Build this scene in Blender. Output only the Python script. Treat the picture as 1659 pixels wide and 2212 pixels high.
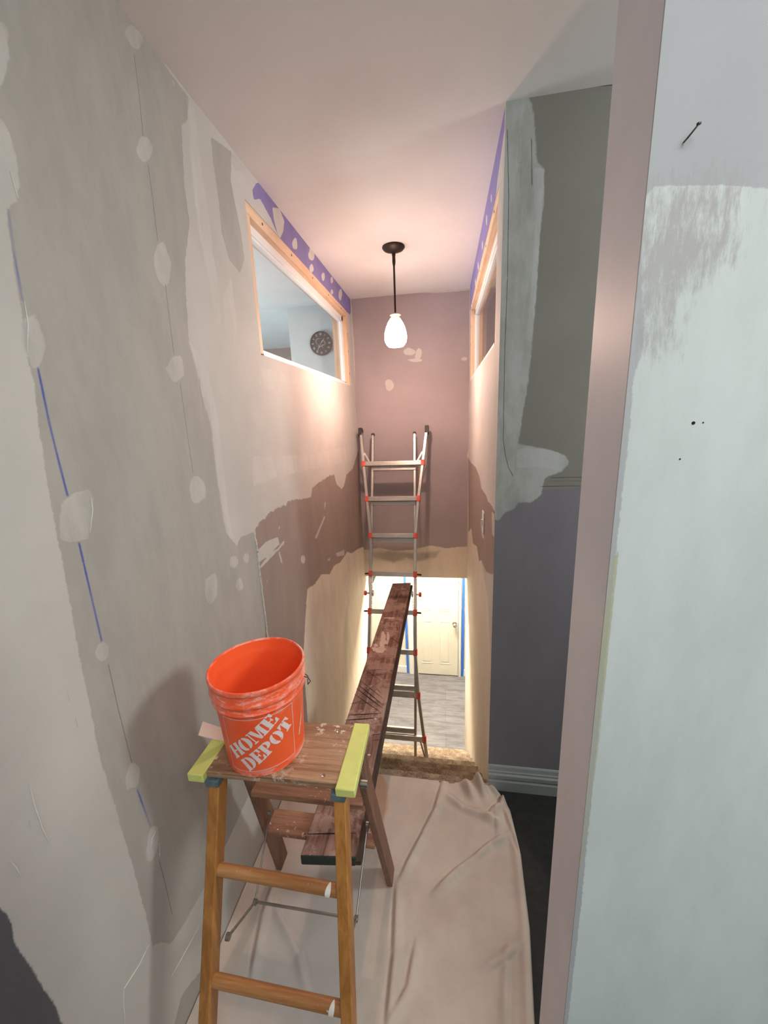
import bpy, bmesh, math, random
import numpy as np
from mathutils import Vector, Matrix
random.seed(7); np.random.seed(7)
for o in list(bpy.data.objects): bpy.data.objects.remove(o)
SC = bpy.context.scene
COL = SC.collection

# ------------------------------------------------------------------ camera
cam_d = bpy.data.cameras.new('camera'); cam = bpy.data.objects.new('camera', cam_d); COL.objects.link(cam)
cam_d.sensor_fit = 'HORIZONTAL'; cam_d.sensor_width = 36.0; cam_d.lens = 832.7/1659*36.0
cam_d.clip_start = 0.02
rx, ry, rz = ((0.987786, 0.003956, 0.155764), (0.150609, 0.231973, -0.960992), (-0.039935, 0.972714, 0.228544))
M3 = Matrix((rx, ry, rz))
M4 = M3.to_4x4(); M4.translation = Vector((0, 0, 1.76)); cam.matrix_world = M4
SC.camera = cam

# ------------------------------------------------------------------ light and exposure
SC.view_settings.view_transform = 'Standard'; SC.view_settings.look = 'None'
SC.view_settings.exposure = 0.9; SC.view_settings.gamma = 1.0; SC.view_settings.use_curve_mapping = False
w_ = bpy.data.worlds.new('world'); SC.world = w_; w_.use_nodes = True
w_.node_tree.nodes['Background'].inputs[0].default_value = (.75, .82, .9, 1)
w_.node_tree.nodes['Background'].inputs[1].default_value = .25
LAMP_STRENGTH = 37.0; BULB_POWER = 13.5
LAMP_COLOR = (1.0, .67, .53)
def area(name, loc, target, sx, sy, power, color):
    l = bpy.data.lights.new(name, 'AREA'); l.shape = 'RECTANGLE'; l.size = sx; l.size_y = sy; l.energy = power; l.color = color
    o = bpy.data.objects.new(name, l); COL.objects.link(o); o.location = loc
    o.rotation_euler = (Vector(target)-Vector(loc)).to_track_quat('-Z', 'Y').to_euler(); return o
area('hall_daylight', (1.0, -2.3, 2.1), (.45, .5, 1.6), 1.9, 1.1, 11, (.86, .97, 1.0))
area('hall_overhead_fill', (.65, -.55, 2.70), (.65, -.55, 0), 1.1, 1.0, 13, (1.0, .96, .90))  # unseen overhead fill added to brighten the left wall and near panel
area('side_wall_fill', (2.1, .95, 2.4), (.3, 1.58, 1.3), .35, .5, 17, (.95, 1.0, .95))  # unseen fill added in the passage to lift the gray side wall
area('left_room_daylight', (-3.6, 2.3, 1.5), (-1.0, 3.2, 2.5), 1.6, 1.3, 60, (.86, .95, 1.0))
area('right_room_daylight', (2.4, 2.6, 1.7), (.4, 2.8, 2.2), .9, 1.0, 8, (.9, .93, 1.0))
area('lower_hall_lamp', (-.2, 4.05, .78), (-.25, 3.0, -.75), .6, .4, 100, (1.0, .90, .72))

# ------------------------------------------------------------------ helpers
def lin(r, g, b):
    f = lambda c: (c/255/12.92) if c/255 <= .04045 else ((c/255+.055)/1.055)**2.4
    return (f(r), f(g), f(b), 1)
class Nd:
    def __init__(s, name):
        s.m = bpy.data.materials.new(name); s.m.use_nodes = True; s.t = s.m.node_tree; s.b = s.t.nodes['Principled BSDF']; s.tc = None
    def n(s, typ, **kw):
        q = s.t.nodes.new(typ)
        for k, v in kw.items(): setattr(q, k, v)
        return q
    def l(s, a, b): s.t.links.new(a, b)
    def coord(s):
        if not s.tc: s.tc = s.n('ShaderNodeTexCoord')
        return s.tc.outputs['Object']
    def noise(s, scale, detail=4, rough=.6, stretch=None, dist=0):
        q = s.n('ShaderNodeTexNoise'); q.inputs['Scale'].default_value = scale; q.inputs['Detail'].default_value = detail
        q.inputs['Roughness'].default_value = rough; q.inputs['Distortion'].default_value = dist
        if stretch:
            mp = s.n('ShaderNodeMapping'); mp.inputs['Scale'].default_value = stretch; s.l(s.coord(), mp.inputs['Vector']); s.l(mp.outputs[0], q.inputs['Vector'])
        else: s.l(s.coord(), q.inputs['Vector'])
        return q.outputs['Fac']
    def math(s, op, a, b=None, c=None, clamp=False):
        q = s.n('ShaderNodeMath', operation=op); q.use_clamp = clamp
        for i, v in enumerate((a, b, c)):
            if v is None: continue
            if isinstance(v, (int, float)): q.inputs[i].default_value = v
            else: s.l(v, q.inputs[i])
        return q.outputs[0]
    def ramp(s, v, lo, hi, a=0., b=1., smooth=True):
        q = s.n('ShaderNodeMapRange'); q.interpolation_type = 'SMOOTHSTEP' if smooth else 'LINEAR'; s.l(v, q.inputs[0])
        for i, x in enumerate((lo, hi, a, b)): q.inputs[i+1].default_value = x
        return q.outputs[0]
    def mix(s, f, a, b, blend='MIX'):
        q = s.n('ShaderNodeMix', data_type='RGBA', blend_type=blend)
        if isinstance(f, (int, float)): q.inputs[0].default_value = f
        else: s.l(f, q.inputs[0])
        for i, v in ((6, a), (7, b)):
            if isinstance(v, tuple): q.inputs[i].default_value = v
            else: s.l(v, q.inputs[i])
        return q.outputs[2]
    def attr(s, name):
        q = s.n('ShaderNodeAttribute'); q.attribute_name = name; return q.outputs['Fac']
    def bump(s, h, strength=.3, dist=.002):
        q = s.n('ShaderNodeBump'); q.inputs['Strength'].default_value = strength; q.inputs['Distance'].default_value = dist; s.l(h, q.inputs['Height']); s.l(q.outputs[0], s.b.inputs['Normal'])
    def out(s, col, rough=.6, metal=0., spec=.5):
        if isinstance(col, tuple): s.b.inputs['Base Color'].default_value = col
        else: s.l(col, s.b.inputs['Base Color'])
        if isinstance(rough, (int, float)): s.b.inputs['Roughness'].default_value = rough
        else: s.l(rough, s.b.inputs['Roughness'])
        s.b.inputs['Metallic'].default_value = metal; s.b.inputs['Specular IOR Level'].default_value = spec
        return s.m
def shade(c, k): return (c[0]*k, c[1]*k, c[2]*k, 1)
def plain(name, c, rough=.6, metal=0., var=.12, scale=12, bump=.1, spec=.5):
    d = Nd(name); n1 = d.noise(scale, 5); col = d.mix(d.ramp(n1, .3, .7), shade(c, 1-var), shade(c, 1+var)); d.bump(d.noise(scale*8, 3), bump, .001)
    return d.out(col, rough, metal, spec)
def wood(name, c1, c2, axis='X', scale=1., rough=.6, splat=None, grain=1.):
    st = {'X': (1.2, 22, 22), 'Y': (22, 1.2, 22), 'Z': (22, 22, 1.2)}[axis]
    d = Nd(name); n1 = d.noise(2.2*scale, 6, .65, st, .6); n2 = d.noise(7*scale, 4, .7, tuple(v*1.6 for v in st)); n3 = d.noise(5, 3)
    v = d.math('ADD', d.math('MULTIPLY', n1, .7), d.math('MULTIPLY', n2, .3))
    col = d.mix(d.ramp(v, .36, .62), c1, c2); col = d.mix(d.ramp(n3, .35, .75, 0, .35), col, shade(c1, .75))
    if splat: 
        a, thr = splat; s1 = d.noise(60, 4, .7); s2 = d.noise(7, 3)
        m = d.math('MULTIPLY', d.ramp(s1, thr, thr+.06), d.ramp(s2, .45, .65)); col = d.mix(m, col, a)
    d.bump(v, .4*grain, .0015); return d.out(col, rough)
class MB:
    def __init__(s): s.v = []; s.f = []
    def add(s, vs, fs): k = len(s.v); s.v += [tuple(map(float, v)) for v in vs]; s.f += [tuple(i+k for i in f) for f in fs]; return s
    def box(s, a, b):
        x0, y0, z0 = a; x1, y1, z1 = b
        return s.add([(x0,y0,z0),(x1,y0,z0),(x1,y1,z0),(x0,y1,z0),(x0,y0,z1),(x1,y0,z1),(x1,y1,z1),(x0,y1,z1)],
            [(0,3,2,1),(4,5,6,7),(0,1,5,4),(1,2,6,5),(2,3,7,6),(3,0,4,7)])
    def hexa(s, lo, hi):  # four points each, counter-clockwise from above
        return s.add(list(lo)+list(hi), [(0,3,2,1),(4,5,6,7),(0,1,5,4),(1,2,6,5),(2,3,7,6),(3,0,4,7)])
    def beam(s, p0, p1, w, d, side=(1,0,0)):   # w along side, d across
        p0 = Vector(p0); p1 = Vector(p1); t = (p1-p0).normalized(); sd = Vector(side); sd = (sd-t*sd.dot(t)).normalized(); n = t.cross(sd)
        q = lambda p: [p-sd*w/2-n*d/2, p+sd*w/2-n*d/2, p+sd*w/2+n*d/2, p-sd*w/2+n*d/2]
        return s.hexa(q(p0), q(p1))
    def tube(s, pts, r, n=12, caps=True):
        pts = [Vector(p) for p in pts]; m = len(pts); rs = r if isinstance(r, (list, tuple)) else [r]*m
        vs = []; up = None
        for i, p in enumerate(pts):
            t = (pts[min(i+1, m-1)]-pts[max(i-1, 0)]).normalized()
            if up is None: up = t.orthogonal().normalized()
            up = (up-t*up.dot(t)).normalized(); b = t.cross(up)
            vs += [p+(up*math.cos(2*math.pi*k/n)+b*math.sin(2*math.pi*k/n))*rs[i] for k in range(n)]
        fs = [(i*n+k, i*n+(k+1)%n, (i+1)*n+(k+1)%n, (i+1)*n+k) for i in range(m-1) for k in range(n)]
        if caps: fs += [tuple(range(n-1, -1, -1)), tuple((m-1)*n+k for k in range(n))]
        return s.add(vs, fs)
    def lathe(s, prof, c, n=64, axis='Z', arc=(0, 2*math.pi)):
        vs = []; full = abs(arc[1]-arc[0]-2*math.pi) < 1e-6; nn = n if full else n+1
        for r, z in prof:
            for k in range(nn):
                a = arc[0]+(arc[1]-arc[0])*k/n; x, y = r*math.cos(a), r*math.sin(a)
                vs.append((c[0]+x, c[1]+y, c[2]+z) if axis == 'Z' else (c[0]+x, c[1]+z, c[2]+y) if axis == 'Y' else (c[0]+z, c[1]+x, c[2]+y))
        fs = [(i*nn+k, i*nn+(k+1)%nn, (i+1)*nn+(k+1)%nn, (i+1)*nn+k) for i in range(len(prof)-1) for k in range(n)]
        return s.add(vs, fs)
    def build(s, name, mat, parent=None, bevel=0, smooth=False, seg=2):
        me = bpy.data.meshes.new(name); me.from_pydata(s.v, [], s.f); me.validate()
        bm = bmesh.new(); bm.from_mesh(me); bmesh.ops.remove_doubles(bm, verts=bm.verts, dist=1e-6)
        bmesh.ops.recalc_face_normals(bm, faces=bm.faces); bm.to_mesh(me); bm.free()
        o = bpy.data.objects.new(name, me); COL.objects.link(o); me.materials.append(mat)
        if bevel:
            b = o.modifiers.new('bevel', 'BEVEL'); b.width = bevel; b.segments = seg; b.limit_method = 'ANGLE'; b.angle_limit = math.radians(35)
        if smooth or bevel:
            for p in me.polygons: p.use_smooth = True
            try: me.set_sharp_from_angle(angle=math.radians(40))
            except Exception: pass
        if parent:
            o.parent = parent
            o.matrix_parent_inverse = Matrix.Translation(-world_loc(parent))
        return o
def world_loc(p):
    v = Vector(p.location)
    while p.parent:
        q = p.parent; v = p.matrix_parent_inverse @ v; v = v+Vector(q.location); p = q
    return v
def thing(name, label, cat, loc=(0,0,0), group=None):
    o = bpy.data.objects.new(name, None); COL.objects.link(o); o.location = loc; o.empty_display_size = .05
    return tag(o, label, cat, group)
def tag(o, label, cat, group=None):
    o['label'] = label; o['category'] = cat
    if group: o['group'] = group
    return o
def struct(o, label=None):
    o['kind'] = 'structure'
    if label: o['label'] = label
    return o

# signed distance (positive inside) of points P (n,2) to a set of polygons
def sdf(P, polys, lim=.12):
    best = np.full(len(P), -lim)
    for poly in polys:
        q = np.array(poly, float); lo = q.min(0)-lim; hi = q.max(0)+lim
        sel = np.where((P[:,0] > lo[0]) & (P[:,0] < hi[0]) & (P[:,1] > lo[1]) & (P[:,1] < hi[1]))[0]
        if not len(sel): continue
        p = P[sel]; d = np.full(len(p), 9.); ins = np.zeros(len(p), bool); n = len(q)
        for i in range(n):
            a = q[i]; b = q[(i+1) % n]; e = b-a; L = e@e+1e-12
            t = np.clip(((p-a)@e)/L, 0, 1); d = np.minimum(d, np.hypot(*(p-a-t[:,None]*e).T))
            c = ((a[1] > p[:,1]) != (b[1] > p[:,1])); x = (b[0]-a[0])*(p[:,1]-a[1])/(b[1]-a[1]+1e-12)+a[0]
            ins ^= c & (p[:,0] < x)
        best[sel] = np.maximum(best[sel], np.where(ins, np.minimum(d, lim), -np.minimum(d, lim)))
    return best
def linedist(P, lines, lim=.12):
    """signed side distance to the nearest polyline, and how far inside the line's extent"""
    best = np.full(len(P), lim); sg = np.full(len(P), lim); ext = np.full(len(P), -lim)
    for ln in lines:
        q = np.array(ln, float)
        for i in range(len(q)-1):
            a, b = q[i], q[i+1]; e = b-a; L = math.hypot(*e)
            if L < 1e-6: continue
            u = e/L; r = P-a; along = r@u; side = r[:,0]*u[1]-r[:,1]*u[0]
            over = np.maximum(-along, along-L); d = np.hypot(np.maximum(over, 0), side); m = d < best
            best[m] = d[m]; sg[m] = np.clip(side[m], -lim, lim); ext[m] = -np.clip(over[m], -lim, lim)
    return sg, ext
def axis_steps(a, b, cuts, step):
    pts = sorted(set([a, b]+[c for c in cuts if a < c < b])); out = [pts[0]]
    for p, q in zip(pts[:-1], pts[1:]):
        n = max(1, int(math.ceil((q-p)/step))); out += [p+(q-p)*(i+1)/n for i in range(n)]
    return out
def wall_sheet(name, axis, pos, back, ua, ub, va, vb, holes, layers, lines, mat, step=.011, facing=None):
    """a wall with thickness: a finely divided face at pos (carrying the paint layers) and a body to 'back'"""
    uc = [h[0] for h in holes]+[h[1] for h in holes]; vc = [h[2] for h in holes]+[h[3] for h in holes]
    U = axis_steps(ua, ub, uc, step); V = axis_steps(va, vb, vc, step); nu, nv = len(U), len(V)
    pt = (lambda u, v, x: (x, u, v)) if axis == 'X' else (lambda u, v, x: (u, x, v))
    P = np.array([(u, v) for v in V for u in U]); vs = [pt(u, v, pos) for u, v in P]
    def hole(u, v): return any(h[0] < u < h[1] and h[2] < v < h[3] for h in holes)
    fs = []
    for j in range(nv-1):
        for i in range(nu-1):
            if hole((U[i]+U[i+1])/2, (V[j]+V[j+1])/2): continue
            fs.append((j*nu+i, j*nu+i+1, (j+1)*nu+i+1, (j+1)*nu+i))
    ng = len(vs)
    # body: back faces and rims of the holes, on the coarse cut lines
    cu = sorted(set([ua, ub]+uc)); cv = sorted(set([va, vb]+vc))
    def quad(a, b, c, d):
        k = len(vs); vs.extend([a, b, c, d]); fs.append((k, k+1, k+2, k+3))
    for i in range(len(cu)-1):
        for j in range(len(cv)-1):
            if hole((cu[i]+cu[i+1])/2, (cv[j]+cv[j+1])/2): continue
            quad(pt(cu[i], cv[j], back), pt(cu[i], cv[j+1], back), pt(cu[i+1], cv[j+1], back), pt(cu[i+1], cv[j], back))
    for (a, b, c, d) in [(ua, ub, va, vb)]+list(holes):
        for (p, q) in (((a, c), (b, c)), ((b, c), (b, d)), ((b, d), (a, d)), ((a, d), (a, c))):
            quad(pt(*p, pos), pt(*q, pos), pt(*q, back), pt(*p, back))
    me = bpy.data.meshes.new(name); me.from_pydata(vs, [], fs)
    full = np.array([(v[1], v[2]) if axis == 'X' else (v[0], v[2]) for v in vs])
    for nm, polys in layers.items():
        at = me.attributes.new(nm, 'FLOAT', 'POINT'); at.data.foreach_set('value', sdf(full, polys).astype(np.float32))
    for nm, lns in lines.items():
        s_, e_ = linedist(full, lns)
        at = me.attributes.new(nm, 'FLOAT', 'POINT'); at.data.foreach_set('value', s_.astype(np.float32))
        at = me.attributes.new(nm+'_ext', 'FLOAT', 'POINT'); at.data.foreach_set('value', e_.astype(np.float32))
    me.materials.append(mat); o = bpy.data.objects.new(name, me); COL.objects.link(o); return struct(o)
def layered(name, base, layers, lines=(), rough=.7, mottle=.06, spec=.35, bumpy=.25, gloss_layer=None):
    """layers: (attribute, colour, edge softness, ragged amplitude, ragged scale, opacity, bump height)"""
    d = Nd(name); big = d.noise(2.5, 5, .6); fine = d.noise(220, 2, .5); brush = d.noise(9, 6, .7, (1, 1, .35))
    col = d.mix(d.ramp(big, .3, .7), shade(base, 1-mottle), shade(base, 1+mottle)); h = d.math('MULTIPLY', fine, .12)
    h = d.math('ADD', h, d.math('MULTIPLY', brush, .25))
    for (at, c, soft, amp, sc, op, bh) in layers:
        nz = d.noise(sc, 6, .72) if not isinstance(sc, tuple) else d.noise(sc[0], 6, .75, sc[1])
        v = d.math('ADD', d.attr(at), d.math('MULTIPLY', d.math('SUBTRACT', nz, .5), amp)); m = d.ramp(v, -soft, soft)
        if op < 1: m = d.math('MULTIPLY', m, d.ramp(brush, .3, .6, op*.55, op))
        cc = d.mix(d.ramp(brush, .3, .7), shade(c, 1-mottle), shade(c, 1+mottle)); col = d.mix(m, col, cc)
        if bh: h = d.math('ADD', h, d.math('MULTIPLY', m, bh))
    for (at, c, wd, op) in lines:
        sd = d.math('ABSOLUTE', d.attr(at)); nz = d.noise(40, 4, .7)
        if at == 'chalk': op = d.ramp(d.noise(5, 3), .35, .6, .25, .95)
        m = d.math('MULTIPLY', d.ramp(d.math('ADD', sd, d.math('MULTIPLY', nz, wd*.8)), wd*.6, wd*1.5, 1, 0), d.ramp(d.attr(at+'_ext'), -.004, .004))
        col = d.mix(d.math('MULTIPLY', m, op), col, c)
    col = d.mix(.03, col, d.mix(fine, (.2,.2,.2,1), (.9,.9,.9,1)))
    d.bump(h, bumpy, .0016); return d.out(col, rough, 0, spec)

# ------------------------------------------------------------------ sizes of the place
H = 2.76; XL = -.77; XR = .203; YF = 3.45; YS = 1.58; YE = 1.60; ZL = -1.605; YN = .49; YN2 = .612; HDR = .297; LC = .85
# ------------------------------------------------------------------ colours
MUD = (.49, .47, .445, 1); LIT_TAN = (.66, .585, .49, 1); PAPER = (.365, .345, .318, 1); OLD = (.27, .205, .185, 1); DARK = (.085, .08, .092, 1); PURPLE = (.20, .165, .37, 1)  # the pale tan lower-wall colour has warm lower-hall light mixed in
m_left = layered('skim_coated_left_wall', MUD, [
    ('lit_lower', LIT_TAN, .012, .06, 18, 1, 0), ('paper', PAPER, .0018, .015, 55, 1, -.9), ("oldpaint", OLD, .002, .034, 34, 1, -1), ("scrapes", shade(MUD, .95), .001, .006, 120, 1, .8),
    ('streaks', shade(MUD, 1.08), .006, .03, 25, .8, .5), ('patches', shade(MUD, .97), .0018, .012, 45, .9, 1.2), ('darkpaint', DARK, .002, .010, 60, 1, -1),
    ('purple', PURPLE, .001, .014, 45, 1, -.6), ('dabs', shade(MUD, 1.08), .0015, .006, 60, 1, .6)],
    [('chalk', (.05, .08, .34, 1), .0036, .95), ('pencil', (.10, .09, .10, 1), .0014, .75)], mottle=.075)
m_far = layered('mauve_far_wall', (.34, .285, .295, 1), [('mud', LIT_TAN, .006, .03, 40, 1, .7), ('dabs', MUD, .002, .02, 50, 1, .7), ('thin', (.30, .26, .24, 1), .02, .04, 20, .8, 0)], rough=.6)
m_right = layered('skim_coated_right_wall', MUD, [('lit_lower', LIT_TAN, .012, .06, 18, 1, 0), ('oldpaint', OLD, .002, .02, 45, 1, -1), ('scrapes', MUD, .001, .004, 100, 1, .8), ('purple', PURPLE, .002, .004, 50, 1, -.6), ('dabs', shade(MUD, 1.05), .001, .004, 60, 1, .6)])
m_gray = layered('gray_side_wall', (.225, .228, .205, 1), [('lower', (.21, .207, .24, 1), .002, .002, 50, 1, -.3), ('mud', (.47, .50, .49, 1), .004, .018, 38, .95, .7), ('streak', (.50, .53, .54, 1), .003, .012, 40, .8, .6)],
    [('cracks', (.03, .03, .03, 1), .0016, .9)])
m_panel = layered('skim_coated_near_wall', (.42, .44, .46, 1), [('mud', (.60, .66, .65, 1), .001, .007, 130, 1, .7), ('scraped', (.40, .39, .40, 1), .022, .16, (150, (1, 1, .22)), .9, -.7), ('green', (.42, .42, .27, 1), .0008, .004, 150, .8, -.5)])
m_jamb = layered('lavender_end_wall', (.72, .73, .80, 1), [('specks', (.8, .8, .78, 1), .0005, .001, 200, 1, .5)], rough=.5, spec=.35)
m_ceil = plain('ceiling_white', (.72, .70, .70, 1), .8, 0, .03, 3, .05)
m_ceil2 = plain('flat_white_room', (.66, .70, .70, 1), .8, 0, .04, 5, .3)
m_room = plain('pale_green_gray_room', (.55, .60, .59, 1), .7, 0, .04, 5, .1)
m_brown = plain('brown_room_wall', (.24, .19, .17, 1), .7, 0, .05, 5, .1)
m_lav = plain('lavender_room_wall', (.34, .31, .33, 1), .7, 0, .05, 5, .1)
m_lower = plain('cream_lower_wall', (.72, .69, .60, 1), .7, 0, .03, 4, .1)
m_white = plain('white_trim_paint', (.74, .76, .76, 1), .4, 0, .03, 6, .05)
m_door = plain('cream_door_paint', (.66, .64, .56, 1), .45, 0, .03, 6, .05)
m_base = plain('gray_white_baseboard', (.34, .38, .38, 1), .45, 0, .05, 6, .05)
m_hallfloor = plain('dark_hall_floor', (.008, .008, .0075, 1), .75, 0, .4, 30, .3)
m_subfloor = plain('dusty_subfloor', (.30, .25, .2, 1), .85, 0, .2, 14, .3)
m_pine = wood('raw_pine', (.66, .42, .27, 1), (.80, .58, .40, 1), 'Y', 1, .6)
m_pineZ = wood('raw_pine_upright', (.66, .42, .27, 1), (.80, .58, .40, 1), 'Z', 1, .6)

# ------------------------------------------------------------------ the paint and plaster layers (positions on each wall, metres)
LEFT_PAPER = [
 [(0.762,2.691),(0.702,2.444),(0.757,2.468),(0.755,2.427),(0.729,2.369),(0.696,2.307),(0.714,2.303),(0.722,2.293),(0.725,2.255),(0.719,2.209),(0.71,2.183),(0.695,2.165),(0.683,2.15),(0.675,2.072),(0.668,1.978),(0.659,1.913),(0.661,1.855),(0.651,1.787),(0.64,1.667),(0.636,1.589),(0.633,1.531),(0.629,1.431),(0.621,1.318),(0.618,1.23),(0.613,1.116),(0.61,1.018),(0.616,0.914),(0.618,0.834),(0.624,0.694),(0.624,0.632),(0.626,0.524),(0.623,0.429),(0.644,0.408),(0.672,0.348),(0.722,0.333),(0.822,0.322),(0.991,0.327),(1.155,0.349),(1.338,0.635),(1.413,0.901),(1.415,1.053),(1.418,1.239),(1.415,1.34),(1.31,1.353),(1.276,1.327),(1.233,1.376),(1.227,1.464),(1.21,1.582),(1.218,1.707),(1.225,1.843),(1.185,1.954),(1.162,2.018),(1.181,2.152),(1.203,2.259),(1.254,2.379),(1.251,2.475),(1.28,2.643),(1.315,2.674),(1.34,2.748),(1.08,2.771),(0.936,2.8)],
 [(0.774,0.045),(0.762,0.079),(0.67,0.143),(0.628,0.105),(0.586,0.057),(0.635,-0.066),(0.693,-0.01),(0.769,0.001),(0.916,0.019),(0.862,0.046)],
 [(1.446,2.712),(1.483,2.721),(1.586,2.747),(1.553,2.64),(1.59,2.492),(1.596,2.399),(1.544,2.333),(1.474,2.355),(1.441,2.431),(1.448,2.532),(1.441,2.637)],
]

LEFT_OLD_PAINT = [
 [(1.426,1.353),(1.475,1.367),(1.534,1.372),(1.555,1.384),(1.617,1.384),(1.659,1.39),(1.755,1.377),(1.782,1.393),(1.891,1.38),(1.969,1.364),(2.117,1.347),(2.146,1.397),(2.269,1.407),(2.405,1.41),(2.512,1.419),(2.623,1.406),(2.666,1.333),(2.794,1.273),(2.867,1.286),(2.959,1.359),(3.189,1.382),(3.356,1.472),(3.581,1.581),(3.54,0.572),(3.222,0.656),(2.98,0.698),(2.836,0.76),(2.621,0.752),(2.467,0.786),(2.349,0.772),(2.192,0.837),(2.054,0.829),(1.931,0.855),(1.867,0.723),(1.78,0.519),(1.755,0.122),(1.378,0.255),(1.317,0.513),(1.409,0.904),(1.424,1.196)],
]

LEFT_SCRAPES = [
 [(1.423,1.258),(1.508,1.271),(1.626,1.255),(1.638,1.218),(1.564,1.209),(1.427,1.205)],
 [(1.422,1.186),(1.515,1.204),(1.613,1.203),(1.682,1.22),(1.7,1.204),(1.559,1.188),(1.432,1.176)],
 [(2.121,1.098),(2.327,1.181),(2.355,1.171),(2.152,1.082)],
 [(2.358,1.266),(2.387,1.259),(2.344,1.207)],
 [(1.46,1.092),(1.471,1.102),(1.544,1.127)],
 [(1.939,1.027),(1.931,1.018),(1.92,1.012),(1.904,1.017),(1.891,1.026),(1.88,1.037),(1.874,1.051),(1.883,1.062),(1.898,1.067),(1.915,1.06),(1.931,1.053),(1.938,1.04)],
 [(1.658,1.291),(1.656,1.288),(1.653,1.286),(1.649,1.284),(1.645,1.287),(1.643,1.291),(1.643,1.295),(1.646,1.299),(1.649,1.301),(1.653,1.302),(1.657,1.3),(1.659,1.296)],
 [(2.521,0.86),(2.758,0.803),(2.748,0.761),(2.549,0.825)],
 [(1.615,1.191),(1.629,1.182),(1.65,1.113),(1.631,1.127)],
 [(2.304,0.888),(2.397,0.874),(2.371,0.857)],
]

LEFT_PATCHES = [
 [(1.131,2.497),(1.115,2.476),(1.103,2.457),(1.083,2.442),(1.068,2.439),(1.062,2.446),(1.058,2.456),(1.069,2.473),(1.079,2.494),(1.1,2.509),(1.116,2.512),(1.124,2.506)],
 [(1.133,2.228),(1.122,2.195),(1.107,2.165),(1.087,2.15),(1.071,2.157),(1.061,2.173),(1.057,2.197),(1.066,2.225),(1.08,2.246),(1.097,2.262),(1.116,2.271),(1.121,2.246)],
 [(1.117,1.938),(1.114,1.918),(1.093,1.905),(1.073,1.895),(1.055,1.899),(1.045,1.912),(1.037,1.928),(1.055,1.947),(1.07,1.963),(1.09,1.968),(1.112,1.971),(1.12,1.956)],
 [(1.138,1.566),(1.131,1.544),(1.107,1.536),(1.084,1.532),(1.061,1.539),(1.058,1.562),(1.058,1.581),(1.065,1.599),(1.08,1.616),(1.105,1.617),(1.123,1.604),(1.137,1.588)],
 [(1.121,1.227),(1.113,1.203),(1.096,1.197),(1.078,1.188),(1.061,1.202),(1.053,1.228),(1.057,1.256),(1.066,1.283),(1.086,1.283),(1.102,1.287),(1.122,1.282),(1.129,1.254)],
 [(1.284,1.168),(1.281,1.155),(1.266,1.153),(1.251,1.155),(1.24,1.167),(1.234,1.179),(1.231,1.192),(1.239,1.199),(1.249,1.205),(1.264,1.207),(1.275,1.194),(1.28,1.181)],
 [(1.35,1.254),(1.346,1.245),(1.338,1.237),(1.325,1.241),(1.316,1.248),(1.311,1.258),(1.304,1.271),(1.314,1.278),(1.324,1.281),(1.335,1.279),(1.344,1.273),(1.351,1.264)],
 [(1.272,1.264),(1.261,1.257),(1.249,1.254),(1.235,1.253),(1.223,1.263),(1.209,1.274),(1.215,1.285),(1.218,1.296),(1.23,1.303),(1.246,1.298),(1.263,1.292),(1.269,1.278)],
 [(0.687,1.266),(0.683,1.255),(0.675,1.253),(0.667,1.252),(0.661,1.261),(0.655,1.272),(0.656,1.287),(0.662,1.296),(0.67,1.297),(0.678,1.298),(0.685,1.29),(0.688,1.279)],
 [(0.691,0.905),(0.685,0.888),(0.674,0.893),(0.666,0.9),(0.655,0.908),(0.655,0.927),(0.657,0.947),(0.667,0.954),(0.677,0.963),(0.687,0.954),(0.695,0.94),(0.697,0.921)],
 [(0.703,0.67),(0.693,0.659),(0.683,0.654),(0.671,0.652),(0.664,0.671),(0.664,0.695),(0.673,0.715),(0.681,0.734),(0.693,0.741),(0.704,0.733),(0.711,0.717),(0.709,0.692)],
 [(0.701,1.944),(0.696,1.917),(0.685,1.9),(0.674,1.882),(0.662,1.886),(0.661,1.911),(0.655,1.929),(0.66,1.956),(0.671,1.976),(0.682,1.977),(0.694,1.987),(0.697,1.963)],
 [(1.151,2.762),(1.155,2.75),(1.145,2.735),(1.136,2.721),(1.122,2.706),(1.104,2.7),(1.09,2.7),(1.083,2.709),(1.092,2.725),(1.103,2.738),(1.116,2.754),(1.131,2.754)],
 [(0.696,1.641),(0.725,1.64),(0.734,1.621),(0.717,1.577),(0.7,1.535),(0.656,1.541),(0.639,1.554),(0.647,1.595),(0.661,1.626)],
 [(0.763,2.463),(0.756,2.448),(0.75,2.433),(0.742,2.425),(0.736,2.423),(0.735,2.431),(0.735,2.441),(0.742,2.456),(0.748,2.469),(0.754,2.475),(0.762,2.481),(0.764,2.474)],
 [(0.684,2.287),(0.709,2.3),(0.723,2.29),(0.723,2.254),(0.718,2.208),(0.706,2.179),(0.686,2.161),(0.651,2.148)],
 [(1.261,2.747),(1.276,2.747),(1.276,2.731),(1.264,2.729)],
 [(1.738,2.806),(1.721,2.774),(1.681,2.742),(1.646,2.718),(1.606,2.696),(1.585,2.701),(1.573,2.716),(1.595,2.749),(1.631,2.781),(1.668,2.81),(1.712,2.834),(1.734,2.827)],
]

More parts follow.
